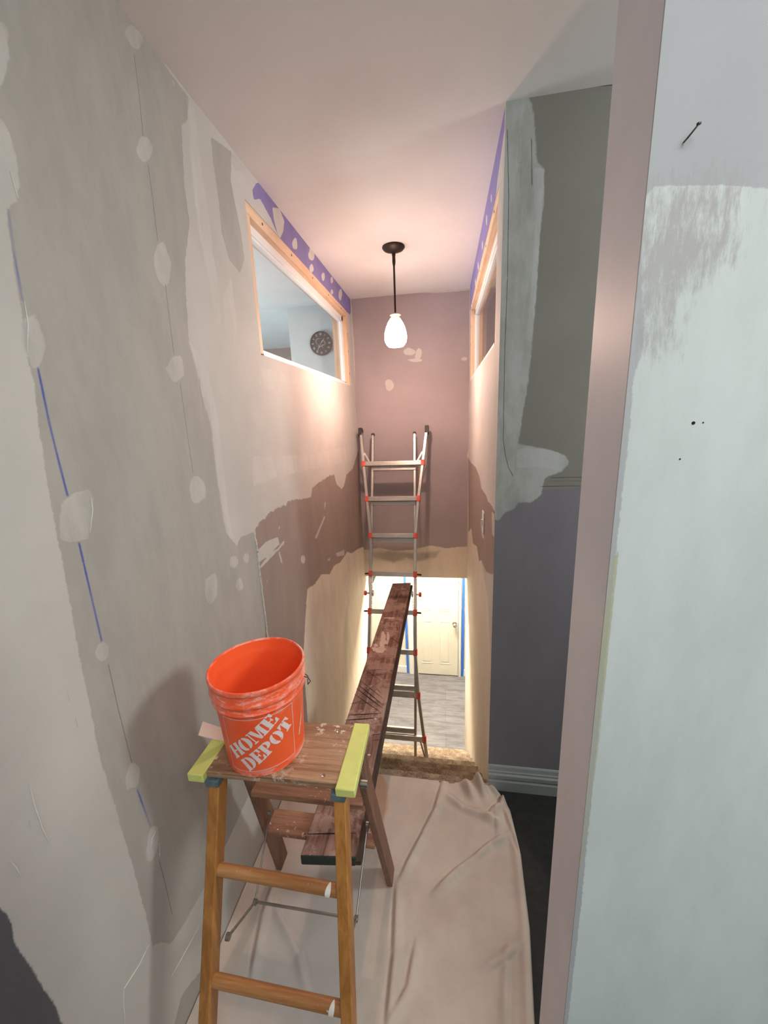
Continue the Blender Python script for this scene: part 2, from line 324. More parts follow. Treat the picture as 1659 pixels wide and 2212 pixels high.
LEFT_STREAKS = [
 [(1.331,2.739),(1.366,2.744),(1.359,2.617),(1.368,2.428),(1.371,2.262),(1.363,2.114),(1.327,2.106),(1.318,2.246),(1.296,2.41),(1.307,2.576)],
 [(1.399,2.213),(1.475,2.295),(1.476,2.139),(1.427,2.033),(1.388,2.12)],
 [(1.166,2.019),(1.245,1.947),(1.263,1.799),(1.259,1.641),(1.248,1.476),(1.259,1.35),(1.217,1.398),(1.21,1.582),(1.215,1.769),(1.183,1.899)],
 [(1.474,1.645),(1.717,1.623),(2.244,1.588),(3.205,1.575),(3.277,1.519),(3.173,1.45),(2.31,1.497),(1.694,1.528),(1.456,1.525)],
 [(1.623,2),(1.814,2.013),(2.041,1.981),(1.788,1.907),(1.606,1.933)],
]

LEFT_DARK_PAINT = [
 [(0.352,1.047),(0.386,0.963),(0.39,0.937),(0.393,0.914),(0.388,0.878),(0.391,0.839),(0.398,0.783),(0.402,0.729),(0.41,0.667),(0.412,0.597),(0.418,0.471),(0.29,0.787)],
]

LEFT_PURPLE = [
 [(1.735,2.704),(1.792,2.755),(1.877,2.781),(2.179,2.796),(2.662,2.821),(3.672,2.852),(3.408,2.631),(2.687,2.611),(2.195,2.6),(2.026,2.607),(1.954,2.641),(1.901,2.671),(1.804,2.701),(1.738,2.666)],
]

LEFT_PURPLE_DABS = [
 [(1.93,2.727),(2.021,2.765),(2.068,2.732),(2.043,2.678),(1.985,2.619),(1.96,2.643),(1.938,2.681)],
 [(2.232,2.697),(2.232,2.682),(2.212,2.663),(2.189,2.657),(2.168,2.649),(2.158,2.655),(2.151,2.666),(2.165,2.684),(2.182,2.699),(2.203,2.713),(2.227,2.722),(2.231,2.708)],
 [(2.528,2.757),(2.524,2.738),(2.499,2.714),(2.464,2.7),(2.435,2.695),(2.41,2.696),(2.407,2.713),(2.431,2.735),(2.447,2.759),(2.481,2.769),(2.509,2.777),(2.538,2.779)],
 [(2.495,2.668),(2.491,2.655),(2.467,2.642),(2.445,2.628),(2.428,2.629),(2.416,2.632),(2.409,2.639),(2.419,2.653),(2.435,2.667),(2.458,2.68),(2.481,2.683),(2.487,2.675)],
 [(2.725,2.697),(2.719,2.683),(2.7,2.668),(2.678,2.657),(2.659,2.656),(2.651,2.663),(2.647,2.672),(2.649,2.685),(2.671,2.699),(2.692,2.712),(2.716,2.717),(2.727,2.71)],
 [(2.939,2.744),(2.93,2.731),(2.913,2.72),(2.894,2.708),(2.877,2.708),(2.862,2.709),(2.866,2.722),(2.868,2.733),(2.885,2.746),(2.905,2.754),(2.922,2.756),(2.93,2.75)],
 [(2.919,2.661),(2.907,2.65),(2.894,2.639),(2.875,2.634),(2.86,2.632),(2.85,2.634),(2.84,2.639),(2.853,2.65),(2.863,2.662),(2.884,2.668),(2.902,2.672),(2.911,2.668)],
 [(3.175,2.719),(3.154,2.695),(3.134,2.674),(3.103,2.653),(3.082,2.662),(3.06,2.666),(3.063,2.687),(3.076,2.709),(3.1,2.727),(3.125,2.739),(3.159,2.754),(3.176,2.742)],
]

LEFT_CHALK_BLUE = [
 [(0.688,2.157),(0.68,2.085),(0.675,2.003)],
 [(0.675,1.886),(0.672,1.787),(0.673,1.714),(0.675,1.636)],
 [(0.676,1.535),(0.676,1.49),(0.676,1.398),(0.676,1.3)],
 [(0.679,0.882),(0.686,0.807),(0.692,0.746)],
]

LEFT_PENCIL = [
 [(1.108,2.686),(1.104,2.605),(1.094,2.504)],
 [(1.097,2.445),(1.094,2.365),(1.088,2.262)],
 [(1.093,2.16),(1.087,2.066),(1.083,1.972)],
 [(1.091,1.896),(1.088,1.771),(1.087,1.628)],
 [(0.679,1.239),(0.678,1.121),(0.681,0.96)],
 [(0.694,0.627),(0.697,0.544),(0.697,0.421)],
 [(1.187,1.913),(1.186,1.87),(1.188,1.828)],
]

FAR_MUD = [
 [(-0.844,0.555),(-0.752,0.565),(-0.616,0.59),(-0.483,0.559),(-0.307,0.57),(-0.133,0.618),(0.016,0.592),(0.101,0.602),(0.247,0.613),(0.274,0.154),(-0.869,0.119)],
 [(-0.236,2.316),(-0.243,2.301),(-0.262,2.29),(-0.29,2.294),(-0.315,2.296),(-0.332,2.308),(-0.339,2.323),(-0.337,2.338),(-0.315,2.347),(-0.288,2.352),(-0.267,2.339),(-0.245,2.331)],
 [(-0.186,2.287),(-0.197,2.265),(-0.213,2.253),(-0.229,2.249),(-0.236,2.266),(-0.245,2.281),(-0.236,2.305),(-0.227,2.326),(-0.211,2.343),(-0.196,2.342),(-0.188,2.327),(-0.185,2.309)],
 [(-0.183,2.247),(-0.186,2.24),(-0.206,2.234),(-0.241,2.235),(-0.27,2.24),(-0.291,2.247),(-0.307,2.255),(-0.289,2.26),(-0.269,2.264),(-0.24,2.263),(-0.213,2.26),(-0.187,2.255)],
 [(-0.426,2.06),(-0.433,2.037),(-0.45,2.024),(-0.469,2.011),(-0.489,2.023),(-0.498,2.044),(-0.501,2.064),(-0.505,2.089),(-0.488,2.107),(-0.466,2.112),(-0.446,2.1),(-0.435,2.081)],
 [(0.19,2.235),(0.188,2.229),(0.178,2.225),(0.164,2.221),(0.148,2.224),(0.137,2.231),(0.138,2.238),(0.141,2.244),(0.151,2.249),(0.164,2.252),(0.177,2.247),(0.192,2.242)],
 [(-0.834,2.788),(-0.764,2.764),(-0.757,2.349),(-0.78,1.812),(-0.771,1.443),(-0.839,1.402)],
 [(0.19,1.438),(0.213,1.517),(0.238,1.377)],
 [(-0.832,2.822),(0.257,2.79),(0.257,2.747),(0.004,2.745),(-0.255,2.767),(-0.522,2.772),(-0.756,2.76)],
]

FAR_DARKER_BAND = [  # soft, darker band within the mud strip
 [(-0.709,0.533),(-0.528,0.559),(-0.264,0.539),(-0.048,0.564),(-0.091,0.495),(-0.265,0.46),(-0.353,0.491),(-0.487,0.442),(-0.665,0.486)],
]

RIGHT_OLD_PAINT = [
 [(3.4,1.423),(3.043,1.422),(2.592,1.441),(2.311,1.421),(2.184,1.374),(1.936,1.383),(1.849,1.372),(1.702,1.383),(1.573,1.38),(1.507,1.336),(1.458,1.162),(1.674,1.073),(1.862,1.008),(2.107,0.978),(2.247,0.92),(2.426,0.954),(2.743,0.866),(2.956,0.928),(3.293,0.792)],
]

RIGHT_SCRAPES = [
 [(2.204,1.181),(2.067,1.192),(1.981,1.14),(2.106,1.114)],
 [(1.697,1.357),(1.601,1.369),(1.582,1.275),(1.66,1.262)],
 [(1.569,1.358),(1.527,1.365),(1.502,1.242),(1.544,1.238)],
]

RIGHT_PURPLE = [
 [(1.631,2.799),(1.71,2.803),(2.033,2.847),(2.472,2.864),(3.099,2.84),(3.488,2.678),(3.197,2.585),(2.577,2.655),(2.193,2.678),(1.868,2.669),(1.78,2.656),(1.738,2.707),(1.658,2.77)],
]

RIGHT_DABS = [
 [(1.959,2.668),(1.96,2.659),(1.965,2.653),(1.978,2.66),(1.989,2.666),(1.997,2.678),(2.001,2.688),(2,2.695),(1.996,2.7),(1.985,2.696),(1.975,2.689),(1.962,2.68)],
 [(2.147,2.668),(2.143,2.654),(2.153,2.65),(2.167,2.653),(2.182,2.663),(2.196,2.676),(2.202,2.692),(2.2,2.703),(2.19,2.707),(2.177,2.705),(2.162,2.695),(2.151,2.681)],
 [(2.345,2.637),(2.35,2.63),(2.355,2.621),(2.373,2.627),(2.388,2.638),(2.401,2.649),(2.414,2.664),(2.406,2.67),(2.397,2.675),(2.382,2.674),(2.363,2.665),(2.353,2.65)],
 [(2.599,2.626),(2.602,2.617),(2.617,2.617),(2.633,2.614),(2.652,2.628),(2.677,2.64),(2.675,2.652),(2.672,2.661),(2.665,2.67),(2.643,2.665),(2.623,2.651),(2.605,2.639)],
 [(2.809,2.605),(2.81,2.594),(2.827,2.594),(2.844,2.592),(2.868,2.601),(2.884,2.616),(2.894,2.631),(2.891,2.642),(2.871,2.642),(2.853,2.642),(2.83,2.631),(2.815,2.617)],
]

GRAY_LOWER = [
 [(0.185,1.398),(0.23,1.413),(0.362,1.469),(0.599,1.482),(0.721,0.011),(0.174,-0.064)],
]

GRAY_MUD = [
 [(0.183,2.787),(0.27,2.771),(0.286,2.735),(0.296,2.684),(0.308,2.58),(0.331,2.557),(0.332,2.484),(0.331,2.416),(0.327,2.347),(0.325,2.232),(0.322,2.112),(0.317,1.987),(0.309,1.874),(0.294,1.757),(0.284,1.652),(0.336,1.642),(0.405,1.627),(0.46,1.603),(0.474,1.576),(0.452,1.544),(0.402,1.527),(0.384,1.514),(0.385,1.487),(0.376,1.45),(0.346,1.422),(0.293,1.422),(0.276,1.394),(0.237,1.378),(0.219,1.345),(0.186,1.355),(0.166,2.246)],
]

GRAY_MUD_STREAK = [
 [(0.294,2.568),(0.332,2.557),(0.335,2.457),(0.327,2.375),(0.325,2.232),(0.317,2.05),(0.308,1.972),(0.298,2.052),(0.306,2.233),(0.31,2.404)],
 [(0.281,1.638),(0.405,1.627),(0.46,1.603),(0.474,1.576),(0.444,1.544),(0.374,1.56),(0.279,1.562)],
]

GRAY_CRACKS = [
 [(0.209,2.683),(0.22,2.497),(0.224,2.24),(0.222,1.993),(0.226,1.672),(0.237,1.609)],
 [(0.237,1.609),(0.249,1.563),(0.268,1.529)],
 [(0.287,2.647),(0.295,2.515)],
 [(0.375,1.485),(0.464,1.486),(0.599,1.484)],
 [(0.198,2.783),(0.355,2.772),(0.534,2.756)],
 [(0.411,1.519),(0.471,1.52),(0.596,1.518)],
]

PANEL_MUD = [
 [(0.2,1.971),(0.212,1.98),(0.238,1.976),(0.271,1.973),(0.288,1.97),(0.329,1.962),(0.353,1.956),(0.735,0.416),(0.204,0.156),(0.211,0.956),(0.209,1.524),(0.209,1.668),(0.21,1.754),(0.208,1.794),(0.215,1.823),(0.214,1.851),(0.207,1.888)],
]

PANEL_SCRAPED = [
 [(0.201,1.971),(0.239,1.971),(0.281,1.968),(0.284,1.945),(0.25,1.946),(0.205,1.949)],
 [(0.204,1.942),(0.234,1.941),(0.283,1.937),(0.281,1.907),(0.257,1.897),(0.235,1.877),(0.242,1.831),(0.218,1.828),(0.208,1.879)],
]

PANEL_GREEN_EDGE = [
 [(0.204,1.593),(0.212,1.592),(0.212,1.512),(0.212,1.417),(0.212,1.344),(0.212,1.282),(0.21,1.216),(0.208,1.101),(0.197,1.052),(0.191,1.23),(0.198,1.387),(0.203,1.524)],
]

ORANGE_PATCH = [  # soft-edged orange patch on the cloth
 [(-0.425,1.666),(-0.345,1.613),(-0.283,1.52),(-0.263,1.405),(-0.288,1.318),(-0.344,1.373)],
]


RIGHT_PURPLE = [[(1.60, 2.70), (1.60, 2.80), (3.40, 2.80), (3.40, 2.58), (1.83, 2.59), (1.76, 2.64), (1.70, 2.66)]]
# ------------------------------------------------------------------ room shell
def slab(name, a, b, m, label=None):
    return struct(MB().box(a, b).build(name, m), label)
WL = (1.655, 3.30, 2.058, 2.63); WR = (1.72, 3.31, 2.045, 2.60)
wall_sheet('wall_left', 'X', XL, -.89, -1.2, YF+.12, ZL, H, [WL],
    dict(lit_lower=[[(1.43, -2), (1.43, .80), (1.9, .95), (2.5, 1.15), (3.0, 1.22), (3.7, 1.20), (3.7, -2)]], paper=LEFT_PAPER, oldpaint=LEFT_OLD_PAINT, scrapes=LEFT_SCRAPES, streaks=LEFT_STREAKS, patches=LEFT_PATCHES, darkpaint=LEFT_DARK_PAINT, purple=LEFT_PURPLE, dabs=LEFT_PURPLE_DABS),
    dict(chalk=LEFT_CHALK_BLUE, pencil=LEFT_PENCIL), m_left, .010)
wall_sheet('wall_far', 'Y', YF, YF+.12, XL, XR, HDR, H, [], dict(mud=FAR_MUD[:1], dabs=FAR_MUD[1:], thin=FAR_DARKER_BAND), {}, m_far, .012)
wall_sheet('wall_right', 'X', XR, .323, YS+.003, YF+.12, ZL, H, [WR], dict(lit_lower=[[(1.5, -2), (1.5, .55), (1.75, .9), (2.2, 1.0), (3.7, 1.05), (3.7, -2)]], oldpaint=RIGHT_OLD_PAINT, scrapes=RIGHT_SCRAPES, purple=RIGHT_PURPLE, dabs=RIGHT_DABS), {}, m_right, .012)
slab('wall_side_back', (.3235, YS+.003, 0), (2.5, YS+.12, H), m_lav)
wall_sheet('wall_side', 'Y', YS, YS+.0025, XR, 2.5, 0, H, [], dict(lower=GRAY_LOWER, mud=GRAY_MUD, streak=GRAY_MUD_STREAK), dict(cracks=GRAY_CRACKS), m_gray, .010)
wall_sheet('wall_near', 'Y', YN, YN+.002, XR, 2.5, 0, H, [], dict(mud=PANEL_MUD, scraped=PANEL_SCRAPED, green=PANEL_GREEN_EDGE), {}, m_panel, .008)
def dabs_at(l): return [[(y+rx_*math.cos(a)*random.uniform(.8, 1.1), z+rz_*math.sin(a)) for a in [k*math.pi/4 for k in range(8)]] for (y, z, rx_, rz_) in l]
wall_sheet('wall_end', 'X', XR, XR+.02, YN+.0022, YN2, 0, H, [], dict(specks=dabs_at([(.60, 2.02, .002, .012), (.555, 1.905, .002, .01), (.578, 1.70, .003, .004), (.585, 1.60, .003, .005), (.596, 1.48, .001, .004), (.56, 1.13, .004, .007), (.60, 1.11, .001, .005), (.53, 1.06, .003, .006), (.545, 1.03, .003, .007), (.57, .95, .002, .004)])), {}, m_jamb, .006)
slab('wall_near_back', (XR+.021, YN+.0022, 0), (2.5, YN2, H), m_lav)
slab('ceiling', (-4.2, -3.2, H), (3.2, 5.4, H+.12), m_ceil)
slab('floor', (XL, -3.0, -.20), (2.5, YS, 0), m_hallfloor)
slab('wall_back', (-.89, -3.12, 0), (2.6, -3.0, H), m_room)
slab('wall_hall_right', (2.5, -3.0, 0), (2.62, 5.2, H), m_room)
slab('wall_left_rear', (-.89, -3.0, 0), (XL, -1.2, H), m_left)
# landing strip between the walls out to the first nosing
slab('floor_landing', (XL, YS, -.20), (XR, YE, -.001), m_subfloor)
# left room behind the interior window
slab('floor_left_room', (-4.2, -1.2, -.2), (-.89, 5.3, 0), m_hallfloor)
slab('ceiling_left_room', (-4.2, -1.2, H-.012), (-.89, 5.3, H), m_ceil2)
slab('wall_left_room_clock', (-1.335, 3.47, 0), (-.89, 5.3, H-.012), m_room)
slab('wall_left_room_end', (-4.2, 5.15, 0), (-1.335, 5.3, H-.012), m_brown)
slab('wall_left_room_outer', (-4.3, -1.2, 0), (-4.2, 5.3, H), m_room)
slab('wall_left_room_rear', (-4.2, -1.3, 0), (-.89, -1.2, H), m_room)
# right room behind the interior window
slab('floor_right_room', (.323, YS+.12, -.2), (2.5, 5.2, 0), m_hallfloor)
slab('wall_right_room_end', (.323, 3.62, 0), (2.5, 3.74, H), m_lav)
# lower hall
slab('ceiling_lower', (-2.6, YF+.12, LC), (1.6, 4.7, LC+.1), m_ceil)
def plank_floor():
    d = Nd('gray_wood_look_floor'); n1 = d.noise(3, 6, .65, (1.1, 7, 1), .5); n2 = d.noise(12, 4, .6, (1, 5, 1))
    br = d.n('ShaderNodeTexBrick'); br.inputs['Scale'].default_value = 1; br.inputs['Brick Width'].default_value = 1.15; br.inputs['Row Height'].default_value = .18; br.inputs['Mortar Size'].default_value = .0025
    br.inputs['Color1'].default_value = (.85, .85, .85, 1); br.inputs['Color2'].default_value = (1, 1, 1, 1); br.inputs['Mortar'].default_value = (.62, .6, .6, 1); d.l(d.coord(), br.inputs['Vector'])
    v = d.math('ADD', d.math('MULTIPLY', n1, .7), d.math('MULTIPLY', n2, .3))
    col = d.mix(d.ramp(v, .35, .65), (.11, .105, .115, 1), (.20, .195, .21, 1)); col = d.mix(1., col, br.outputs['Color'], 'MULTIPLY'); return d.out(col, .45)
slab('floor_lower', (-2.6, 3.216, ZL-.15), (1.6, 4.7, ZL), plank_floor())
slab('wall_lower_end', (-2.6, 4.625, ZL), (1.6, 4.75, LC), m_lower)
slab('wall_lower_left', (-2.7, YF+.12, ZL), (-2.6, 4.75, LC), m_lower)
slab('wall_lower_right', (1.6, YF+.12, ZL), (1.7, 4.75, LC), m_lower)
slab('wall_lower_front_left', (-2.6, YF, ZL), (-.89, YF+.12, LC), m_lower)
slab('wall_lower_front_right', (.323, YF, ZL), (1.6, YF+.12, LC), m_lower)
# drywall edge running down the left wall where the old paint begins
rng = random.Random(3); vs = MB(); pts = []
z = .55
while z < 1.30:
    vs.beam((XL+.0015, 1.418+rng.uniform(-.002, .002), z), (XL+.0015, 1.418+rng.uniform(-.002, .002), z+.03), .009, .004, (0, 1, 0)); z += .027
struct(vs.build('trim_1', plain('drywall_edge_tape', (.50, .49, .46, 1), .8, 0, .2, 60, .3), None, 0), 'pale torn drywall edge running down the left wall')
# skim ridges on the near-left wall
b = MB()
def ridge(pts, r=.0014): b.tube([(XL+.0006, y, z) for y, z in pts], [r*.4]+[r]*(len(pts)-2)+[r*.4], 6)
ridge([(0.615,0.452),(0.579,0.445),(0.533,0.453),(0.525,0.430),(0.515,0.365)])
ridge([(0.475,1.130),(0.473,1.078),(0.474,1.021),(0.478,0.981)])
ridge([(0.580,1.243),(0.580,1.220)])
ridge([(0.582,1.179),(0.582,1.156)])
ridge([(0.677,0.687),(0.688,0.709),(0.703,0.716)])
ridge([(0.706,0.671),(0.699,0.635)])
ridge([(0.777,0.237),(0.701,0.247),(0.653,0.255)])
ridge([(0.707,2.225),(0.709,2.204),(0.710,2.183)])
ridge([(0.678,2.004),(0.675,1.964),(0.661,1.913)])
ridge([(0.459,1.063),(0.459,1.042)])
ridge([(0.726,1.623),(0.724,1.597),(0.706,1.549)])
ridge([(0.417,1.022),(0.421,1.002),(0.424,0.976)])

struct(b.build('trim_2', plain('joint_compound_ridge', (.60, .57, .54, 1), .8, 0, .05, 30, .1), None, 0, True), 'thin raised ridges of joint compound on the left wall')
# baseboard on the gray side wall, profiled
prof = [(0, 0), (.017, 0), (.017, .052), (.014, .060), (.014, .066), (.016, .070), (.016, .088), (.011, .096), (.011, .104), (.008, .110), (.006, .128), (.003, .135), (0, .135)]
b = MB(); n_ = len(prof)
b.add([(XR, YS-x, z) for x, z in prof]+[(2.5, YS-x, z) for x, z in prof], [(i, (i+1) % n_, n_+(i+1) % n_, n_+i) for i in range(n_)]+[tuple(range(n_)), tuple(range(2*n_-1, n_-1, -1))])
struct(b.build('baseboard_side', m_base), 'gray-white moulded baseboard along the dark side wall')

# ------------------------------------------------------------------ interior windows in the stairwell walls
m_glass = bpy.data.materials.new('window_glass'); m_glass.use_nodes = True
nt = m_glass.node_tree; nt.nodes.remove(nt.nodes['Principled BSDF']); o_ = nt.nodes['Material Output']
tr = nt.nodes.new('ShaderNodeBsdfTransparent'); tr.inputs[0].default_value = (.97, .98, .98, 1); gl = nt.nodes.new('ShaderNodeBsdfGlossy'); gl.inputs['Roughness'].default_value = .02
lw = nt.nodes.new('ShaderNodeLayerWeight'); p5 = nt.nodes.new('ShaderNodeMath'); p5.operation = 'POWER'; p5.inputs[1].default_value = 5; nt.links.new(lw.outputs['Facing'], p5.inputs[0]); fr = nt.nodes.new('ShaderNodeMapRange'); fr.inputs[3].default_value = .05; fr.inputs[4].default_value = .8; nt.links.new(p5.outputs[0], fr.inputs[0]); mx = nt.nodes.new('ShaderNodeMixShader')
nt.links.new(fr.outputs[0], mx.inputs[0]); nt.links.new(tr.outputs[0], mx.inputs[1]); nt.links.new(gl.outputs[0], mx.inputs[2]); nt.links.new(mx.outputs[0], o_.inputs[0])
def interior_window(name, x_in, s, W, label):
    """x_in: the stairwell face of the wall; s: direction into the wall"""
    y0, y1, z0, z1 = W; bk = .045
    root = MB()
    # raw pine buck: head, far post, near post; slightly proud of nothing, flush with the drywall
    X = lambda d: x_in+s*d
    def bar(mb, d0, d1, ya, yb, za, zb): mb.box((min(X(d0), X(d1)), ya, za), (max(X(d0), X(d1)), yb, zb))
    bar(root, .002, .118, y0, y1, z1-bk, z1)
    o = root.build(name, m_pine, None, .001); struct(o, label)
    p = MB(); bar(p, .002, .118, y1-.035, y1, z0+.005, z1-bk); p.build('window_post', m_pineZ, o, .001)
    p = MB(); bar(p, .002, .118, y0, y0+.03, z0+.005, z1-bk); p.build('window_post', m_pineZ, o, .001)
    p = MB(); bar(p, .0, .118, y0+.03, y1-.035, z0, z0+.012); p.build('window_sill', m_white, o, .001)
    f = MB(); Y0, Y1, Z0, Z1 = y0+.03, y1-.035, z0+.012, z1-bk
    for (d0, d1, t) in ((.030, .062, .036), (.036, .056, .048)):
        bar(f, d0, d1, Y0, Y1, Z1-t, Z1); bar(f, d0, d1, Y0, Y1, Z0, Z0+t*.5); bar(f, d0, d1, Y1-t, Y1, Z0, Z1); bar(f, d0, d1, Y0, Y0+t, Z0, Z1)
    f.build('window_frame', m_white, o, .001)
    g = MB(); bar(g, .045, .048, Y0+.045, Y1-.045, Z0+.02, Z1-.045); g.build('window_pane', m_glass, o)
    k = MB()
    for (y, z) in [(y1-.018, z0+.1), (y1-.018, z0+.27), (y1-.018, z0+.4)]+[(y0+.15+i*.33, z1-.022) for i in range(5)]:
        k.lathe([(0, -.001), (.005, -.001), (.005, .001), (0, .001)], (x_in+s*.0015, y, z), 10, 'X')
    k.build('screw_heads', plain('screw_dark', (.12, .07, .04, 1), .5, .6), o)
    return o
interior_window('window_1', XL, -1, WL, 'interior window opening with raw pine and white frame, left stairwell wall')
interior_window('window_2', XR, 1, WR, 'interior window opening with raw pine and white frame, right stairwell wall')

# ------------------------------------------------------------------ carpeted stairs
def carpet():
    d = Nd('worn_brown_carpet'); n1 = d.noise(160, 5, .75); n2 = d.noise(14, 4, .6)
    col = d.mix(d.ramp(n1, .35, .65), (.11, .07, .048, 1), (.34, .26, .185, 1)); col = d.mix(d.ramp(n2, .4, .7, 0, .5), col, (.55, .46, .33, 1)); d.bump(n1, .9, .006); return d.out(col, .95, 0, .1)
m_carpet = carpet()
st = thing('staircase', 'carpeted staircase going down between the stairwell walls', 'stairs', (-.28, 2.5, ZL))
rs = (0-ZL)/8; rn = (3.215-YE)/7
m_riser = plain('stair_stringer', (.5, .45, .36, 1), .8)
for i in range(7):
    b = MB(); zt = -rs*(i+1); y0 = YE+rn*i; y1 = YE+rn*(i+1); n = 90
    vs = []; rg = random.Random(i)
    ro = [(y0, zt-.03), (y0, zt), (y1-.006, zt), (y1+.014, zt-.004), (y1+.022, zt-.016), (y1+.016, zt-.03), (y1+.001, zt-.036), (y1, zt-rs+.001)]
    if i == 6: ro[3:] = [(y1, zt-.002), (y1+.004, zt-.012), (y1+.003, zt-.03), (y1, zt-.036), (y1, zt-rs+.002)]
    for k in range(n+1):
        x = XL+.001+(XR-XL-.002)*k/n
        for j, (y, z_) in enumerate(ro): vs.append((x, y+(rg.uniform(-.003, .003) if 2 <= j <= 5 and i < 6 else 0), z_+(rg.uniform(-.003, .0) if 2 <= j <= 5 else 0)))
    m_ = len(ro); fs = [(k*m_+j, k*m_+j+1, (k+1)*m_+j+1, (k+1)*m_+j) for k in range(n) for j in range(m_-1)]
    b.add(vs, fs).build('stair_step', m_carpet, st, 0, True)
# top nosing of the landing, frayed carpet edge
b = MB(); vs = []; rg = random.Random(50); ro = [(YE-.06, .001), (YE-.03, .009), (YE+.002, .009), (YE+.018, .002), (YE+.024, -.012), (YE+.014, -.03), (YE+.001, -.034), (YE+.001, -rs)]
n = 110
for k in range(n+1):
    x = XL+.001+(XR-XL-.002)*k/n
    for j, (y, z_) in enumerate(ro): vs.append((x, y+rg.uniform(-.004, .004)*(j < 7 and j > 1), z_+rg.uniform(-.002, .002)*(1 < j < 7)))
m_ = len(ro); b.add(vs, [(k*m_+j, k*m_+j+1, (k+1)*m_+j+1, (k+1)*m_+j) for k in range(n) for j in range(m_-1)]).build('landing_nosing', m_carpet, st, 0, True)

# ------------------------------------------------------------------ door at the foot of the stairs
DY = 4.615; dx0, dx1, dz0, dz1 = -.415, .165, ZL+.012, ZL+1.99
b = MB(); b.box((dx0, DY-.012, dz0), (dx1, DY+.009, dz1))
dr = b.build('door_1', m_door, None, .002); struct(dr, 'cream six-panel door at the foot of the stairs')
w1 = .115; pw = (dx1-dx0-3*w1*.82)/2
for (za, zb) in ((.18, .80), (.95, 1.50), (1.60, 1.86)):
    for k in range(2):
        xa = dx0+w1*.82+k*(pw+w1*.82); p = MB()
        a = (xa, ZL+za); c = (xa+pw, ZL+zb); e = .012; g = .03; yf = DY-.012
        ring = lambda i_, y: [(a[0]+i_, y, a[1]+i_), (c[0]-i_, y, a[1]+i_), (c[0]-i_, y, c[1]-i_), (a[0]+i_, y, c[1]-i_)]
        R4 = [ring(0, yf+.001), ring(0, yf-.003), ring(e*.5, yf-.0035), ring(e, yf-.0005), ring(e*1.4, yf-.0005), ring(e*1.4+g*.7, yf-.004)]
        vs = sum(R4, []); fs = [(q*4+i, q*4+(i+1) % 4, (q+1)*4+(i+1) % 4, (q+1)*4+i) for q in range(5) for i in range(4)]+[(20, 21, 22, 23)]
        p.add(vs, fs).build('door_panel', m_door, dr)
m_chrome = plain('satin_nickel', (.55, .53, .5, 1), .25, 1, .02, 20, 0)
b = MB().lathe([(0, -.062), (.018, -.060), (.027, -.048), (.027, -.036), (.012, -.028), (.010, -.008), (.030, -.006), (.032, 0), (0, 0)], (.122, DY-.012, -.831), 24, 'Y')
b.build('door_knob', m_chrome, dr, 0, True)
fm = MB()
for (xa, xb) in ((dx0-.072, dx0-.006), (dx1+.006, dx1+.040)):
    fm.box((xa, DY-.014, ZL), (xb, DY+.009, dz1+.07)); fm.box((xa+.008, DY-.02, ZL), (xb-.012, DY-.013, dz1+.06))
fm.box((dx0-.006, DY-.014, dz1+.004), (dx1+.006, DY+.009, dz1+.07)); fm.build('door_frame', m_white, dr, .002)
# baseboard below on the lower end wall
b = MB().box((-2.6, DY-.002, ZL), (dx0-.10, DY+.0095, ZL+.1)).box((.235, DY-.002, ZL), (1.6, DY+.0095, ZL+.1)); struct(b.build('baseboard_lower', m_white, None, .003), 'white baseboard on the lower hall wall')
m_tape = plain('blue_masking_tape', (.035, .17, .72, 1), .6, 0, .05, 20, .1)
def tape(x, xb, z0, z1, w, label):
    b = MB(); n = 14; rg = random.Random(int(z1*100)+int(x*1000)); y = DY-.0225 if False else DY-.0032
    vs = []
    for k in range(n+1):
        t = k/n; z = z0+(z1-z0)*t; c = xb+(x-xb)*t+rg.uniform(-.001, .001)
        vs += [(c-w/2, y, z), (c+w/2, y, z), (c+w/2, y+.0126, z), (c-w/2, y+.0126, z)]
    fs = [(k*4+i, k*4+(i+1) % 4, k*4+4+(i+1) % 4, k*4+4+i) for k in range(n) for i in range(4)]+[(0, 1, 2, 3), (n*4+3, n*4+2, n*4+1, n*4)]
    tag(b.add(vs, fs).build('painters_tape', m_tape), label, 'tape', None)
tape(-.52, -.508, ZL+.004, .40, .026, 'strip of blue masking tape left of the cream door')
tape(.228, .224, ZL+.004, -.63, .030, 'lower strip of blue masking tape right of the cream door, running to the floor')
tape(.232, .229, -.615, .42, .026, 'upper strip of blue masking tape right of the cream door')

# ------------------------------------------------------------------ step ladder
def wornwood(name, axis, c1=(.20, .085, .035, 1), c2=(.42, .20, .085, 1), thr=.66): return wood(name, c1, c2, axis, 1, .55, ((.72, .66, .62, 1), thr))
m_leg = wood('varnished_fir', (.33, .13, .026, 1), (.53, .235, .06, 1), 'Z', .6, .42, ((.75, .7, .62, 1), .70), .5)
m_rail = wornwood('old_rail_wood', 'Z', (.15, .07, .045, 1), (.27, .13, .08, 1))
m_tread = wornwood('spattered_tread', 'X', (.20, .09, .05, 1), (.38, .19, .11, 1), .60)
m_top = wood('worn_plywood_top', (.22, .11, .055, 1), (.46, .29, .17, 1), 'X', 1.1, .5, ((.70, .60, .50, 1), .54))
m_rung = wood('varnished_dowel', (.32, .13, .04, 1), (.50, .25, .10, 1), 'X', .7, .4, ((.8, .7, .6, 1), .66), .4)
m_yel = plain('yellow_foam_strip', (.62, .66, .20, 1), .7, 0, .04, 30, .15)
m_blue = plain('blue_gray_block', (.10, .15, .18, 1), .6, 0, .25, 50, .2)
m_steel = plain('zinc_rod', (.35, .34, .33, 1), .35, 1, .1, 40, .05)
m_wpaint = plain('white_paint_drip', (.80, .78, .72, 1), .5)
ZP = .91
